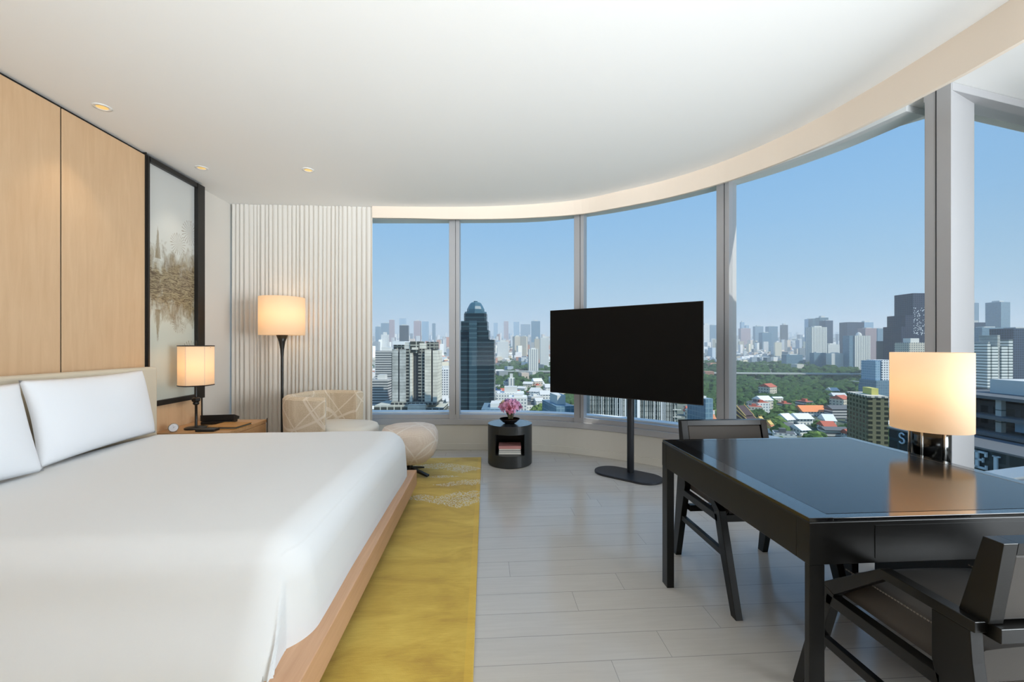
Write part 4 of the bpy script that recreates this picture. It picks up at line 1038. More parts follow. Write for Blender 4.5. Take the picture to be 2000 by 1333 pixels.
# --- other distinct buildings: left windows
SL = [
 ('office_block', 'grey office slab with dark horizontal bands left of the unfinished tower', 733, 767, 679, 520, 'greyband', 22, 0, .06),
 ('office_block', 'low grey block with pale roof below the banded office slab', 726, 757, 733, 460, 'greyband', 18, 0, .12),
 ('hotel_block', 'white block with a grid of small square windows right of the unfinished tower', 858, 886, 716, 560, 'whitegrid', 20, 0, .08),
 ('skyscraper', 'short dark blue tower at the left end of the skyline beside the curtain', 733, 742, 636, 2300, 'blueglass', 20, 0, .05),
 ('skyscraper', 'broad blue-grey tower on the skyline above the banded office slab', 744, 763, 630, 2500, 'blueglass', 25, 0, .03),
 ('skyscraper', 'slim tall white and purple tower on the left skyline', 760, 769, 624, 2300, 'pinkish', 20, 0, .02),
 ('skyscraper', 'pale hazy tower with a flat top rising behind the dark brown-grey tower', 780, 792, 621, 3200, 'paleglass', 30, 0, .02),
 ('skyscraper', 'brown-grey tower with square shoulders above the unfinished tower', 779, 797, 634, 1500, 'dark', 24, .1, .03),
 ('skyscraper', 'mauve twin-topped tower in the middle of the left skyline', 808, 821, 625, 2300, 'pinkish', 24, 0, .04),
 ('skyscraper', 'grey tower with a white edge right of the mauve tower', 824, 836, 627, 2300, 'paleglass', 24, 0, .02),
 ('skyscraper', 'narrow dark slab standing alone on the skyline left of the first mullion', 844, 850, 631, 2300, 'blueglass', 16, 0, .02),
 ('skyscraper', 'small white tower below the left skyline', 744, 757, 649, 1500, 'white', 18, 0, .1),
 ('skyscraper', 'hazy grey-blue office tower with a peaked top left of the television', 1038, 1055, 625, 1900, 'blueglass', 28, 0, .04),
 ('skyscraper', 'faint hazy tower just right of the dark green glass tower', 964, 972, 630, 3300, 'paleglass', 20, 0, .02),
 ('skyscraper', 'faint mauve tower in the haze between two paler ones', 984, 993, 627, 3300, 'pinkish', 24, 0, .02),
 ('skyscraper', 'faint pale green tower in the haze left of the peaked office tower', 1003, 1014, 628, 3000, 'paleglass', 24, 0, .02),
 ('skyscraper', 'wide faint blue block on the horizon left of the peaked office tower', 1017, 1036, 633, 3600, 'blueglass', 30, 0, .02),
 ('apartment_block', 'cream slab with triangular shadow side in the mid distance', 1001, 1016, 656, 1350, 'beige', 20, .35, .03),
 ('apartment_block', 'sunlit cream apartment block in the mid distance', 1016, 1031, 656, 1300, 'beige', 20, -.3, .03),
 ('apartment_block', 'long low white block right of the dark green glass tower', 971, 993, 664, 1250, 'white', 16, 0, .08),
 ('apartment_block', 'small beige block in front of the peaked office tower', 1044, 1054, 658, 1200, 'beige', 14, 0, .08),
 ('apartment_block', 'pair-topped white tower beside the left edge of the television', 1055, 1072, 657, 1050, 'white', 18, 0, .05),
 ('apartment_block', 'white ribbed hall behind the first expressway', 1032, 1052, 680, 900, 'whiterib', 20, 0, .05),
 ('apartment_block', 'pink-white low building between the expressway and the trees', 992, 1005, 731, 640, 'whiterib', 14, 0, .25),
 ('shopping_hall', 'cream building with a long curved orange-striped roof', 970, 1024, 757, 500, 'white', 26, 0, .3),
 ('office_block', 'low blue glass building with white roof edge at the dark green tower foot', 940, 1000, 792, 270, 'blueglass', 30, 0, .06),
 ('office_block', 'dark blue stepped glass roof just left of the second mullion', 1066, 1122, 776, 240, 'blueglass', 30, .2, .1),
 ('office_block', 'pale concrete office with small windows above the flowers', 994, 1030, 772, 430, 'white', 22, 0, .1),
 ('skyscraper', 'white tower beside the right edge of the television', 1374, 1386, 632, 2200, 'white', 24, 0, .05),
 ('skyscraper', 'blue tower against the left side of the third mullion', 1387, 1400, 634, 2300, 'blueglass', 24, 0, .03),
 ('office_block', 'blue glass building under the right corner of the television', 1364, 1394, 776, 300, 'blueglass', 20, .25, .03),
 # right windows
 ('skyscraper', 'mauve tower with a small lantern top right of the third mullion', 1447, 1466, 641, 2300, 'pinkish', 26, 0, .02),
 ('skyscraper', 'slim lantern-topped tower against the third mullion', 1448, 1454, 627, 2500, 'paleglass', 18, 0, .05),
 ('skyscraper', 'pale slab second from the third mullion on the skyline', 1457, 1463, 635, 2600, 'paleglass', 18, 0, .02),
 ('skyscraper', 'blue-grey tower with a notched top between the mauve tower and the pair', 1475, 1491, 636, 2400, 'blueglass', 24, 0, .04),
 ('skyscraper', 'sloping-shouldered dark blue block in front of the notched pair', 1489, 1507, 649, 1700, 'blueglass', 26, 0, .03),
 ('skyscraper', 'grey-blue twin tower on the skyline', 1501, 1519, 637, 2000, 'blueglass', 26, 0, .02),
 ('skyscraper', 'lone narrow grey tower with rounded top', 1528, 1539, 632, 2200, 'dark', 20, 0, .06),
 ('skyscraper', 'left pale-edged tower of the tall glass trio', 1579, 1590, 622, 1900, 'paleglass', 26, 0, .02),
 ('skyscraper', 'wide teal glass tower in the middle of the tall glass trio', 1587, 1604, 622, 1850, 'tealglass', 26, 0, .01),
 ('skyscraper', 'highest teal tower of the trio with a raked top', 1601, 1618, 617, 1800, 'tealglass', 26, 0, .05),
 ('skyscraper', 'dark right-hand tower of the glass trio', 1612, 1627, 625, 1500, 'darkglass2', 30, 0, .02),
 ('apartment_tower', 'white tower with one dark window line in front of the glass trio', 1585, 1616, 637, 1150, 'whiterib', 24, 0, .03),
 ('apartment_block', 'white mid-rise pair right of the white tower with the dark line', 1617, 1640, 671, 1150, 'white', 20, 0, .05),
 ('apartment_block', 'pale block with vertical strips near the green belt', 1624, 1647, 689, 1020, 'white', 18, 0, .05),
 ('office_tower', 'dark teal office slab left of the ribbed white tower', 1654, 1688, 629, 1300, 'darkglass2', 30, 0, .01),
 ('office_tower', 'pale glass tower with a white rim behind the dark teal slab', 1686, 1706, 627, 1500, 'paleglass', 26, 0, .04),
 ('office_tower', 'mauve-grey block in front of the white-rimmed glass tower', 1690, 1712, 640, 1150, 'pinkish', 26, 0, .02),
 ('office_tower', 'hazy blue slab right of the ribbed white tower', 1714, 1742, 641, 1400, 'blueglass', 30, 0, .02),
 ('apartment_block', 'cream block beside the hazy blue slab', 1741, 1752, 643, 1700, 'beige', 20, 0, .04),
 ('apartment_block', 'dark spiky block left of the black stepped tower', 1738, 1780, 660, 800, 'dark', 30, 0, .08),
 ('warehouse', 'low hall with a blue sheet roof beside the elevated road', 1678, 1712, 731, 900, 'blueglass', 40, 0, .3),
 ('office_block', 'blue building at the foot of the white hotel slab', 1708, 1740, 752, 560, 'blueglass', 26, 0, .05),
 ('office_block', 'blue warehouse-like block among the distant houses', 1536, 1568, 692, 1080, 'blueglass', 20, 0, .06),
 ('office_block', 'grey pair of blocks in front of the white tower', 1590, 1614, 688, 1050, 'blueglass', 16, 0, .05),
 ('skyscraper', 'narrow blue tower against the corner mullion', 1898, 1912, 585, 1500, 'blueglass', 26, 0, .06),
 ('skyscraper', 'tall blue tower with a raked roof fin on the right', 1944, 1979, 587, 1100, 'blueglass', 30, .3, .025),
 ('office_tower', 'dark blue stepped block right of the corner mullion', 1899, 1925, 626, 900, 'darkglass2', 30, 0, .04),
 ('office_tower', 'wide glass office block behind the white balconied tower', 1918, 1964, 638, 800, 'blueglass', 30, 0, .02),
 ('office_tower', 'dark slab at the right edge of the photo', 1979, 2040, 639, 600, 'darkglass2', 30, 0, .02),
 ('apartment_tower', 'pale slender tower with a rounded lantern behind the balconied tower', 1965, 1983, 642, 620, 'whiterib', 14, 0, .08),
 ('office_tower', 'dark blue tower partly behind the corner mullion', 1895, 1935, 668, 460, 'darkglass2', 26, 0, .02),
]
for (nm, lb, a, b, yt, D, mt, dep, rot, cap) in SL: simple(nm, lb, a, b, yt, D, mt, dep, rot, cap)
# ribbed white tower with a dome
D = 1000; t, w, h, d = city('apartment_tower', 'white ribbed tower with a small dome and a blue-grey side', 1669, 1700, 656, D, 'whiterib', dep=22)
G().box(-w, w, -d, d, 0, h).build('tower_body', FM['whiterib'], t); G().box(-w-11, -w, -d+2, d, 0, h).build('blue_wing', FM['blueglass'], t)  # the wing on the left has a blue facade colour
G().lathe([(6, h), (6, h+3), (4.2, h+6.5), (0, h+9)], 14).build('dome', FM['roof'], t)
# black stepped tower
D = 700; t, w, h, d = city('skyscraper', 'black stepped tower speckled with pale windows, half behind the corner mullion', 1783, 1870, 573, D, 'navy', dep=34)
z = lambda y: CH+(HZ-y)/F*D-gz(D); q = D/F; c = lambda px: (px-1826.5)*q
G().box(c(1783), c(1870), -17, 17, 0, z(573)).build('main_tier', FM['navy'], t); G().box(c(1768), c(1783), -17, 17, 0, z(616)).build('middle_tier', FM['navy'], t); G().box(c(1760), c(1768), -17, 17, 0, z(638)).build('low_tier', FM['navy'], t)
rnd = random.Random(5)
g = G()
for i in range(90):
    x = c(rnd.uniform(1784, 1806)); zz = z(rnd.uniform(600, 655)); g.box(x, x+1.1, -17.2, -17, zz, zz+1.2)
o = g.build('pale_window', FM['whiteroof'], t); o['kind'] = 'stuff'  # small white boxes scattered as windows on the front
simple('apartment_block', 'grey-green terraced block in front of the black stepped tower', 1776, 1812, 661, 620, 'beige', 24, 0, .08)
# white hotel slab beside the lamp
D = 560; t, w, h, d = city('hotel_tower', 'white slab of small square windows with a blue side, against the desk lamp shade', 1722, 1752, 704, D, 'whitegrid', dep=24)
G().box(-w, w, -d, d, 26, h).build('tower_body', FM['whitegrid'], t); G().box(-w-7.5, -w, -d+1, d, 26, h-1).build('side_wing', FM['paleglass'], t); G().box(-w-10, w, -d-3, d, 0, 26).build('podium', FM['blueglass'], t)
# olive apartment block
D = 250; t, w, h, d = city('apartment_building', 'olive brown apartment block with rows of dark windows left of the desk lamp', 1701, 1756, 778, D, 'olive', dep=26, rot=-.28)
G().box(-w, w, -d, d, 0, h).build('tower_body', FM['olive'], t); G().box(-w-.3, w+.3, -d-.3, d+.3, h, h+1).build('parapet', FM['beige'], t); G().box(w*.05, w*.75, -d*.4, d*.4, h+1, h+5).build('water_tank_house', FM['yellow'], t)
# white balconied tower
D = 420; t, w, h, d = city('apartment_tower', 'white apartment tower of stacked balconies in two wings on the right', 1933, 1983, 676, D, 'striped', dep=20)
z = lambda y: CH+(HZ-y)/F*D-gz(D); q = D/F; c = lambda px: (px-1958)*q
b = z(760)
for x0, x1, tp in ((1933, 1939, 671), (1942, 1954, 677), (1961, 1973, 677), (1975, 1983, 664)): G().box(c(x0), c(x1), -8, 10, b, z(tp)).build('balcony_wing', FM['striped'], t)
G().box(c(1939), c(1942), -6, 10, b, z(668)).build('lift_shaft', FM['concrete'], t); G().box(c(1955), c(1960), -7, 10, b, z(655)).build('lift_shaft', FM['concrete'], t); G().box(c(1973), c(1975), -6, 10, b, z(680)).build('recess', FM['dark'], t)
G().box(c(1930), c(1985), -10, 12, 0, b).build('podium', FM['dark'], t)
# condominium of pale fins behind the television stand
D = 230; t, w, h, d = city('condominium', 'condominium with closely spaced pale vertical fins seen under the television', 1152, 1322, 716, D, 'condo', dep=22)
G().box(-w, w, -d, d, 0, h).build('tower_body', FM['condo'], t)
rnd = random.Random(9); x = -w
while x < w-1:
    G().box(x, x+rnd.choice((.25, .35, .55)), -d-.7, -d, 0, h).build('fin', M['sill_white'] if rnd.random() < .4 else FM['concrete'], t); x += rnd.uniform(.8, 1.5)
G().box(w*.07, w*.13, -d-1.6, -d, 0, h).build('corner_pier', M['sill_white'], t)
for zz in range(6): G().box(w-2.6, w+2.2, -d-.9, -d-.2, h-20-zz*4, h-19.7-zz*4).build('balcony_slab', FM['roof'], t)
# long school building, orange roofed hall, temple and low houses by name
t, w, h, d = city('school_building', 'long white two-storey building with a dark roof among the trees', 1626, 1690, 796, 73440/(819-650), 'greyband', dep=12)
G().box(-w, w, -d, d, 0, h-2).build('wing', FM['greyband'], t); G().xprism([(-d-1, h-2), (d+1, h-2), (0, h+1.5)], -w-1, w+1).build('roof', FM['greyroof'], t)
simple('apartment_block', 'narrow pale blue block at the end of the long dark-roofed building', 1689, 1700, 799, 73440/(832-650), 'paleglass', 12, 0, .04)
def gabled(name, label, px0, px1, yridge, D, dep, wallm, roofm, wallfrac=.6, rot=0, group=None, dy=20):
    D = 73440/(yridge+dy-650)
    t, w, h, d = city(name, label, px0, px1, yridge, D, wallm, dep, rot, 'house' if name == 'house' else 'building', group)
    G().box(-w*.94, w*.94, -d*.9, d*.9, 0, h*wallfrac).build('wall', FM[wallm], t); G().xprism([(-d-1, h*wallfrac-.4), (d+1, h*wallfrac-.4), (0, h)], -w, w).build('roof', FM[roofm], t); return t
gabled('community_hall', 'hall with a bright orange hipped roof among the trees', 1567, 1618, 794, 500, 16, 'white', 'orange', .5)
gabled('house', 'long white-roofed shed behind the round tree', 1558, 1590, 810, 450, 16, 'white', 'whiteroof', .6)
gabled('house', 'white gabled shed right of the temple', 1526, 1556, 810, 450, 14, 'white', 'whiteroof', .5, .3)
gabled('house', 'long pale blue roof right of the round tree', 1614, 1644, 812, 440, 18, 'white', 'whiteroof', .5, -.3)
gabled('house', 'low row of red roofs beside the desk edge', 1610, 1638, 825, 405, 12, 'white', 'red', .6, -.15)
gabled('house', 'white villa roofs in front of the round tree', 1556, 1586, 832, 385, 14, 'white', 'whiteroof', .6, .2)
gabled('house', 'small white house with grey roof next to the villa', 1538, 1560, 828, 395, 14, 'white', 'greyroof', .6, -.2)
gabled('house', 'red tiled house half hidden by the desk', 1657, 1682, 841, 375, 12, 'white', 'red', .6, .1)
gabled('house', 'grey-white apartment row in front of the red roofs', 1612, 1660, 836, 385, 10, 'greyband', 'greyroof', .8, -.1)
gabled('house', 'small red roofed pavilion under the television', 1343, 1364, 795, 470, 12, 'white', 'red', .45)
gabled('house', 'orange roofed house cluster left of the third mullion', 1376, 1402, 812, 440, 14, 'beige', 'terracotta', .4)
# temple
D = 73440/(838-650); t, w, h, d = city('temple', 'temple with steep dark brown tiered roof and gilded gables by the third mullion', 1440, 1486, 797, D, 'brownroof', dep=30, rot=.35)
G().box(-w*.8, w*.8, -d*.8, d*.8, 0, h*.4).build('wall', M['sill_white'], t)
for r_, (z0, z1, f_) in enumerate(((.30, .62, 1.0), (.45, .84, .86), (.60, 1.0, .7))):
    G().xprism([(-d*f_, h*z0), (d*f_, h*z0), (0, h*z1)], -w*(1.05-.12*r_), w*(1.05-.12*r_)).build('roof_tier', FM['brownroof'], t)
    for sx_ in (-1, 1):
        xx = sx_*w*(1.05-.12*r_); g = G(); g.xprism([(-d*f_-.4, h*z0-.3), (-d*f_+.8, h*z0-.3), (0, h*z1-.6), (d*f_-.8, h*z0-.3), (d*f_+.4, h*z0-.3), (0, h*z1+.9)], min(xx, xx+.5*sx_), max(xx, xx+.5*sx_)); g.build('gable_trim', FM['goldtrim'], t)
g = G(); g.tube([(w*.8, 0, h), (w*.95, 0, h+3.4)], .25, 6, r2=.05); g.build('roof_finial', FM['goldtrim'], t)
for (a, b, yt, DD, lb) in ((1482, 1502, 813, 73440/(842-650), 'gilded temple porch with a stepped gable beside the dark temple roof'), (1500, 1519, 821, 73440/(848-650), 'small orange and gold temple pavilion with pointed spires')):
    t, w, h, d = city('temple_pavilion', lb, a, b, yt+3, DD, 'terracotta', dep=12, rot=.35)
    G().box(-w*.8, w*.8, -d*.8, d*.8, 0, h*.5).build('wall', M['sill_white'], t)
    for r_ in range(3): G().xprism([(-d*(1-.2*r_), h*(.4+.15*r_)), (d*(1-.2*r_), h*(.4+.15*r_)), (0, h*(.7+.15*r_))], -w*(1-.15*r_), w*(1-.15*r_)).build('roof_tier', FM['terracotta'] if r_ % 2 else FM['goldtrim'], t)
    for sx_ in (-.6, .1, .7): G().lathe([(.8, h*.8), (.3, h*.95), (.05, h*1.15)], 8, c=(sx_*w, 0)).build('spire', FM['goldtrim'], t)

# elevated roads with piers
def road(px0, px1, y0, y1, D0, D1, label, wide=16):
    a = cam_pt(px0, D0, py=y0); b = cam_pt(px1, D1, py=y1); m_ = (a+b)/2; L = (b-a).length
    t = thing('elevated_road', (m_.x, m_.y, gz((D0+D1)/2)), label, 'road')
    u = (b-a).normalized(); G().bar(a, b, wide, 2.4).build('deck', FM['asphalt'], t)
    n = int(L/55)
    for i in range(n):
        p = a+(b-a)*((i+.5)/n); G().box(p.x-1.6, p.x+1.6, p.y-1.6, p.y+1.6, gz((D0+D1)/2)-6, p.z-1.1).build('pier', M['sill_white'], t)
road(940, 1760, 725, 732, 880, 790, 'elevated expressway crossing the green belt on white piers')
road(700, 1400, 704, 706, 1230, 1200, 'farther elevated expressway on the left, beyond the trees', 14)
road(1440, 1720, 712.5, 712.5, 1090, 1080, 'pale distant road edging the far side of the green belt', 10)

# department store and its sign at the right, close by
def cpt(xc, D, z): return Vector(rotp(xc, D, z))
t = thing('department_store', tuple(cpt(127, 92, gz(90))), 'dark terraced commercial building close by on the right, with floor slabs and columns', 'building', rotz=-YAW, world_parts=False)
gzz = gz(90)
G().box(2, 40, -32, 32, 0, -14-gzz).build('main_body', FM['dark'], t)
for z_, o_ in ((-12.2, 0), (-17.2, -1.5), (-21.4, -3)): G().box(-2+o_, 40, -33, 34+abs(o_), z_-gzz-.8, z_-gzz).build('floor_slab', FM['greyroof'], t)
for k11 in range(9):
    y_ = -30+k11*7.6; G().box(-1, .2, y_, y_+1.3, -22-gzz, -12.8-gzz).build('column', FM['concrete'], t)
    if k11 % 2: G().box(.6, 1.9, y_+1.6, y_+6, -20.8-gzz, -18.2-gzz).build('awning_panel', FM['paleglass'], t)
G().box(8, 22, 8, 26, -12.2-gzz, -8.4-gzz).build('roof_plant', FM['roof'], t)
G().box(26, 38, -20, 20, -12.2-gzz, -10.6-gzz).build('roof_plant', FM['greyroof'], t)
t = thing('podium_building', tuple(cpt(114, 90, gz(90))), 'dark glazed podium with large pale letters along its top', 'building', rotz=-YAW, world_parts=False)
G().box(-6.6, 6.4, -30, 29, 0, -22.6-gzz).build('podium_body', FM['tealdark'] if 'tealdark' in FM else FM.setdefault('tealdark', facade('dark teal glazed podium', (44, 62, 68), (28, 44, 50), 3.2, 3.6, .8, .8, .3, .15)), t)
G().box(-6.9, 6.4, -30.4, 29.4, -22.6-gzz, -22.2-gzz).build('parapet', FM['greyroof'], t)
M['letter'] = mat('pale metal sign letters', (186, 200, 208), .45)
def letter(ch, D, zc, hh):
    base = cpt(107.1, D, zc-hh/2); t = thing('sign_letter', tuple(base), {'S': 'large pale letter S on the dark podium, left of the lamp base', 'E': 'large pale letter E on the dark podium, just right of the corner mullion', 'L': 'large pale letter L on the dark podium, rightmost of the letters'}[ch], 'sign letter', 'letters on the podium', rotz=-YAW-PI/2, world_parts=False)
    g = G(); W_ = hh*.62; dpt = .35
    def bx(x0, x1, z0, z1): g.box(x0*W_, x1*W_, -dpt, .0, z0*hh, z1*hh)
    if ch == 'L': bx(-.42, -.16, 0, 1); bx(-.52, .02, .93, 1); bx(-.52, .42, 0, .12); bx(.34, .5, 0, .2)
    elif ch == 'E': bx(-.42, -.16, 0, 1); bx(-.52, .46, .89, 1); bx(.34, .5, .72, 1); bx(-.42, .2, .45, .56); bx(.14, .24, .38, .64); bx(-.52, .46, 0, .12); bx(.38, .52, 0, .24)
    else:
        pts = []
        for i in range(33):
            a = math.radians(20+250*i/32) ; pts.append((.36*W_*math.cos(a), -dpt/2, hh*(.74+.22*math.sin(a))))
        for i in range(1, 33):
            a = math.radians(90-250*i/32); pts.append((.38*W_*math.cos(a), -dpt/2, hh*(.28+.24*math.sin(a))))
        g.tube(pts, hh*.07, 8)
    g.build('letter_face', M['letter'], t)
letter('S', 114.6, -24.4, 3.0); letter('E', 95.3, -25.0, 4.0); letter('L', 91.6, -25.3, 4.0)

# ---- trees and houses in numbers
def ico(sub, rnd, r, sq, amp, seed):
    bm = bmesh.new(); bmesh.ops.create_icosphere(bm, subdivisions=sub, radius=1)
    V = []; 
    for v in bm.verts:
        n_ = noise.noise(v.co*1.7+Vector((seed, 0, 0)))*amp+noise.noise(v.co*4+Vector((0, seed, 0)))*amp*.5
        p = v.co*(1+n_); V.append((p.x*r, p.y*r, p.z*r*sq+r*sq*.9))
    Fc_ = [[v.index for v in f.verts] for f in bm.faces]; bm.free(); return V, Fc_
def m_leaf(name, c):
    m = mat(name, c, .9, spec=.1); k = N(m); k.base(k.ramp(k.noise(k.coord(), .35, 4, .7), [(.3, tuple(int(x*.62) for x in c)), (.7, tuple(min(255, int(x*1.25)) for x in c))])); k.bump(k.noise(k.coord(), 1.2, 3), .8, .6); return m
LEAF = [m_leaf('deep green foliage', (62, 88, 50)), m_leaf('mid green foliage', (78, 104, 56)), m_leaf('yellow green foliage', (98, 122, 66))]
TREEV = []
for i in range(6):
    V, Fs = ico(3, random, 5.5, .72, .42, i*7.3); g = G().add(V, Fs); o = g.build('tree_crown', LEAF[i % 3], loc=(0, 0, -200), smooth=False, recalc=False)
    for v in o.data.vertices: v.co.z -= 200
    TREEV.append((o.data, V, Fs)); bpy.data.objects.remove(o)
rnd = random.Random(21)
def zone(px, y):
    if px < 890: return 'house' if rnd.random() < .8 else 'tree'
    if px < 1100:
        if y < 700: return 'house'
        if y < 722: return 'tree' if rnd.random() < .75 else 'house'
        if y < 762: return 'tree' if rnd.random() < .85 else 'house'
        return 'house' if rnd.random() < .4 else 'tree'
    if px > 1900: return 'house' if y < 700 else ('tree' if rnd.random() < .4 else 'house')
    if y < 704: return 'house'
    if y < 712: return 'house' if rnd.random() < .5 else 'tree'
    if y < 790: return 'tree' if rnd.random() < .955 else 'house'
    return 'tree' if rnd.random() < .84 else 'house'
PXR = [(650, 890), (890, 1355), (1355, 1800), (1800, 2150)]
def vis(px): return 715 < px < 890 or 955 < px < 1110 or 1355 < px < 1800 or 1890 < px < 2040
# keep clear of the buildings already placed: plan discs
taken = []
for o in list(COL.objects):
    if o.parent is None and o.type == 'EMPTY' and o.get('category') in ('building', 'house') and o.location.z < -5:
        r_ = 0
        for ch in o.children:
            for b_ in ch.bound_box: r_ = max(r_, math.hypot(b_[0], b_[1]))
        taken.append((o.location.x, o.location.y, r_))
def free(x, y, r): return all((x-a)**2+(y-b)**2 > (c*.85+r)**2 for a, b, c in taken)
def sample(y0, y1):
    y = rnd.uniform(y0, y1); D = 73440/(y-650); a, b = rnd.choices(PXR, weights=[p1-p0 for p0, p1 in PXR])[0]; return rnd.uniform(a, b), y, D
def seen(px, D): return not any(a < px < b and D < d_ < D+38 for a, b, d_ in CLEAR)
trees = []; houses = []
# nearest ground: y 745..850 sampled by screen density falls off with distance naturally
for _ in range(2300):
    px, y, D = sample(736, 872); z_ = zone(px, y)
    p = cam_pt(px, D, z=0)
    if z_ == 'none' or not free(p.x, p.y, 5) or not seen(px, D) or not vis(px): continue
    (trees if z_ == 'tree' else houses).append((D, px, p.x, p.y))
trees.sort(); 
for _ in range(1600):
    px, y, D = sample(676, 736); z_ = zone(px, y); p = cam_pt(px, D, z=0)
    if not vis(px): continue
    if z_ == 'house' and free(p.x, p.y, 8): houses.append((D, px, p.x, p.y))
    elif z_ == 'tree' and free(p.x, p.y, 5): trees.append((D, px, p.x, p.y))
trees.sort(); houses.sort()
def scale_for(D): return max(1, D/520)
def where(px): return 3 if px < 890 else 2 if px < 1110 else 1 if px < 1600 else 0 if px < 1850 else 4
TG = ['trees left of the corner mullion', 'trees right of the third mullion', 'park trees left of the television', 'trees beside the unfinished tower', 'trees through the rightmost window']
TLB = ['tree in the belt between the orange roofed hall and the desk lamp', 'tree in the wooded belt above the temple, right of the third mullion', 'tree in the park left of the television', 'street tree among the buildings around the unfinished tower', 'tree among the towers in the rightmost window']
n_t = 0; rest = []
for (D, x, X, Y) in trees:
    s_ = rnd.uniform(.8, 1.45)*scale_for(D)**.35
    if n_t < 300:
        vi = rnd.randrange(6); me = TREEV[vi][0]; o = bpy.data.objects.new('tree', me); COL.objects.link(o); o.location = (X, Y, gz(D)-1.5); o.scale = (s_, s_, s_*rnd.uniform(.85, 1.2)); o.rotation_euler = (0, 0, rnd.uniform(0, 6.28))
        w_ = where(x); lc_ = ('deep green', 'mid green', 'yellow-green')[vi % 3]; o['label'] = lc_+' '+TLB[w_]; o['category'] = 'tree'; o['group'] = lc_+' '+TG[w_]; n_t += 1
    else: rest.append((D, X, Y, s_))
V4 = [ico(2, random, 5.5, .72, .4, i*3.1) for i in range(5)]
g = G()
for (D, X, Y, s_) in rest:
    V, Fs = rnd.choice(V4); g.add([(v[0]*s_+X, v[1]*s_+Y, v[2]*s_+gz(D)-1.5) for v in V], Fs)
# the continuous far woodland
for _ in range(4200):
    px, y, D = sample(705, 790)
    if zone(px, y) != 'tree': continue
    p = cam_pt(px, D, z=0)
    if not free(p.x, p.y, 3) or not seen(px, D): continue
    V, Fs = rnd.choice(V4); s_ = rnd.uniform(.8, 1.5)*scale_for(D)**.35; g.add([(v[0]*s_+p.x, v[1]*s_+p.y, v[2]*s_+gz(D)-2.5) for v in V], Fs)
for _ in range(1100):
    px, y, D = sample(663, 705); p = cam_pt(px, D, z=0); V, Fs = rnd.choice(V4); s_ = rnd.uniform(.8, 1.6)*scale_for(D)**.6; g.add([(v[0]*s_+p.x, v[1]*s_+p.y, v[2]*s_+gz(D)-2.5) for v in V], Fs)
o = g.build('woodland', LEAF[0], smooth=False, recalc=False); tag(o, 'dense green woodland filling the belt between the nearer trees and the far houses', 'trees', kind='stuff')

# houses: variants with white, grey or red roofs
def house_mesh(i):
    r2 = random.Random(i); w, d, h = r2.uniform(5, 9), r2.uniform(4.5, 8), r2.uniform(6, 17); g = G()
    wallm = FM[r2.choice(('white', 'beige', 'white', 'white', 'greyband'))]; roofm = FM[r2.choice(('roof', 'whiteroof', 'greyroof', 'red', 'roof', 'whiteroof', 'blueroof'))]
    g.box(-w, w, -d, d, 0, h); nb = len(g.f)
    if r2.random() < .5: g.xprism([(-d-.6, h), (d+.6, h), (0, h+d*.55)], -w-.5, w+.5)
    else: g.box(-w*.9, w*.9, -d*.9, d*.9, h, h+.4); g.box(-w*.5, w*.1, -d*.5, d*.2, h+.4, h+3)
    HR.append({'pale flat roof': 'pale', 'white sheet roof': 'white', 'grey sheet roof': 'grey', 'red tiled roof': 'red', 'blue sheet roof': 'blue'}[roofm.name])
    o = g.build('house', wallm, loc=(0, 0, 0), recalc=False); o.data.materials.append(roofm)
    for p in o.data.polygons:
        if p.index >= nb: p.material_index = 1
    me = o.data; bpy.data.objects.remove(o); return me
HR = []
HV = [house_mesh(i) for i in range(16)]
HLB = ['small %s roofed house in the streets left of the corner mullion', 'small %s roofed house in the streets right of the third mullion', 'small %s roofed building between the dark green tower and the television', 'small %s roofed building in the streets around the unfinished tower', 'small %s roofed building below the towers of the rightmost window']
HG = ['houses left of the corner mullion', 'houses right of the third mullion', 'houses left of the television', 'houses around the unfinished tower', 'houses in the rightmost window']
n_h = 0; hrest = []
for (D, x, X, Y) in houses:
    s_ = rnd.uniform(.65, 1.15)*scale_for(D)**.15
    if n_h < 300:
        hi = rnd.randrange(16); o = bpy.data.objects.new('house', HV[hi]); COL.objects.link(o); o.location = (X, Y, gz(D)); o.scale = (s_,)*3; o.rotation_euler = (0, 0, rnd.uniform(-.5, .5)-YAW); n_h += 1
        w_ = where(x); o['label'] = HLB[w_] % HR[hi]; o['category'] = 'house'; o['group'] = HR[hi]+' roofed '+HG[w_]
    else: hrest.append((D, X, Y, s_))
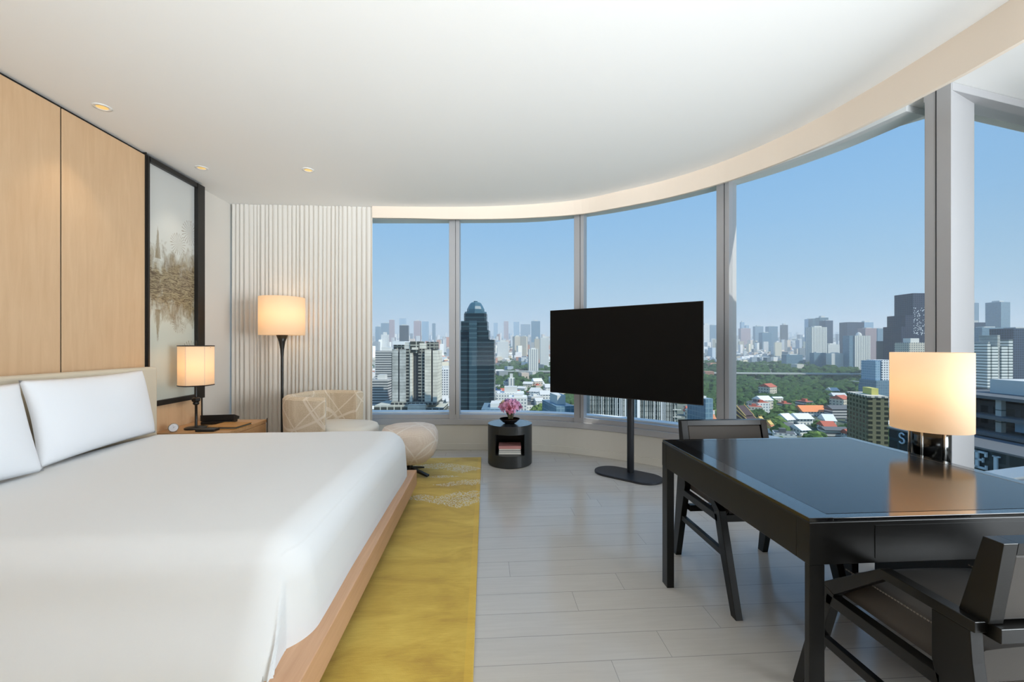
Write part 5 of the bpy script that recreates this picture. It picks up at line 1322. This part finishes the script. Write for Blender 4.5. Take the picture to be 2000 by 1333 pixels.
# far sea of houses as one object with a colour of its own per building
g = G(); colr = []
pal = [(240, 242, 240), (232, 234, 230), (222, 222, 214), (206, 212, 216), (180, 194, 206), (226, 212, 196), (206, 156, 134), (150, 160, 164), (246, 248, 248), (112, 128, 140), (236, 228, 206), (246, 246, 244)]
def addbox(X, Y, z0, w, d, h, rot):
    g.box(X-w, X+w, Y-d, Y+d, z0, z0+h, rot=rot); c = rnd.choice(pal); k_ = rnd.uniform(.82, 1.05); c = tuple(min(255, v*k_) for v in c); colr.extend([c]*6)
for (D, X, Y, s_) in hrest: addbox(X, Y, gz(D), rnd.uniform(5, 11), rnd.uniform(5, 10), rnd.uniform(6, 16), rnd.uniform(-.6, .6))
cnt = 0
while cnt < 34000:
    t_ = rnd.random(); y = 650+ (10+(62-10)*t_**1.25)
    a, b = rnd.choices(PXR, weights=[p1-p0 for p0, p1 in PXR])[0]; px = rnd.uniform(a-8, b+8); D = 73440/(y-650)
    if y > 700 and px > 1110 and px < 1890 and rnd.random() < .55: cnt += 1; continue
    if y > 700 and 950 < px < 1110 and rnd.random() < .5: cnt += 1; continue
    p = cam_pt(px, D, z=0); f_ = scale_for(D)**.30
    hh = rnd.choice((6, 7, 8, 9, 10, 12, 15)) if rnd.random() < .965 else rnd.uniform(22, 48)
    addbox(p.x, p.y, gz(D), rnd.uniform(3, 7)*f_, rnd.uniform(3, 7)*f_, hh*f_, rnd.uniform(-.6, .6)); cnt += 1
m = mat('rendered houses of many pale colours', (220, 220, 216), .8, spec=.15); k = N(m); at_ = k.n('Attribute', attribute_name='house_colour'); k.base(at_.outputs['Color'])
o = g.build('distant_houses', m, recalc=False); tag(o, 'sea of tiny pale houses reaching to the hazy horizon', 'houses', kind='stuff')
ca = o.data.color_attributes.new('house_colour', 'FLOAT_COLOR', 'CORNER'); vals = []
for p_, c_ in zip(o.data.polygons, colr): vals += list(rgba(c_))*len(p_.vertices)
ca.data.foreach_set('color', vals)
# farthest skyline blocks
g = G(); rnd = random.Random(31)
for _ in range(400):
    a, b = rnd.choices(PXR, weights=[p1-p0 for p0, p1 in PXR])[0]; px = rnd.uniform(a, b); D = rnd.uniform(3000, 7000); w_ = rnd.uniform(8, 24); h_ = rnd.choice((30, 45, 60, 60, 90)) * rnd.uniform(.6, 1.05)*D/5600
    p = cam_pt(px, D, z=0); g.box(p.x-w_, p.x+w_, p.y-w_, p.y+w_, gz(D)-5, gz(D)+h_, rot=rnd.uniform(-.5, .5))
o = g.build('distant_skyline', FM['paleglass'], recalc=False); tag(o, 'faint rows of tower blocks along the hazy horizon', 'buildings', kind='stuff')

# haze over the city
vm = bpy.data.materials.new('city haze'); vm.use_nodes = True; t_ = vm.node_tree; t_.nodes.clear()
vo_ = t_.nodes.new('ShaderNodeOutputMaterial'); vs = t_.nodes.new('ShaderNodeVolumeScatter'); vs.inputs['Color'].default_value = (.93, .97, 1.0, 1); vs.inputs['Density'].default_value = .00024; vs.inputs['Anisotropy'].default_value = .1
t_.links.new(vs.outputs[0], vo_.inputs['Volume'])
HAZE = G(); HAZE.add([rotp(-5000, 210, -130), rotp(13000, 210, -130), rotp(13000, 9300, -130), rotp(-5000, 9300, -130), rotp(-5000, 210, 240), rotp(13000, 210, 240), rotp(13000, 9300, 420), rotp(-5000, 9300, 420)], [(0, 1, 5, 4), (1, 2, 6, 5), (2, 3, 7, 6), (3, 0, 4, 7), (4, 5, 6, 7), (3, 2, 1, 0)])
if 1:
    hz = HAZE.build('haze', vm); tag(hz, 'thin blue haze lying over the distant city', 'haze', kind='stuff')
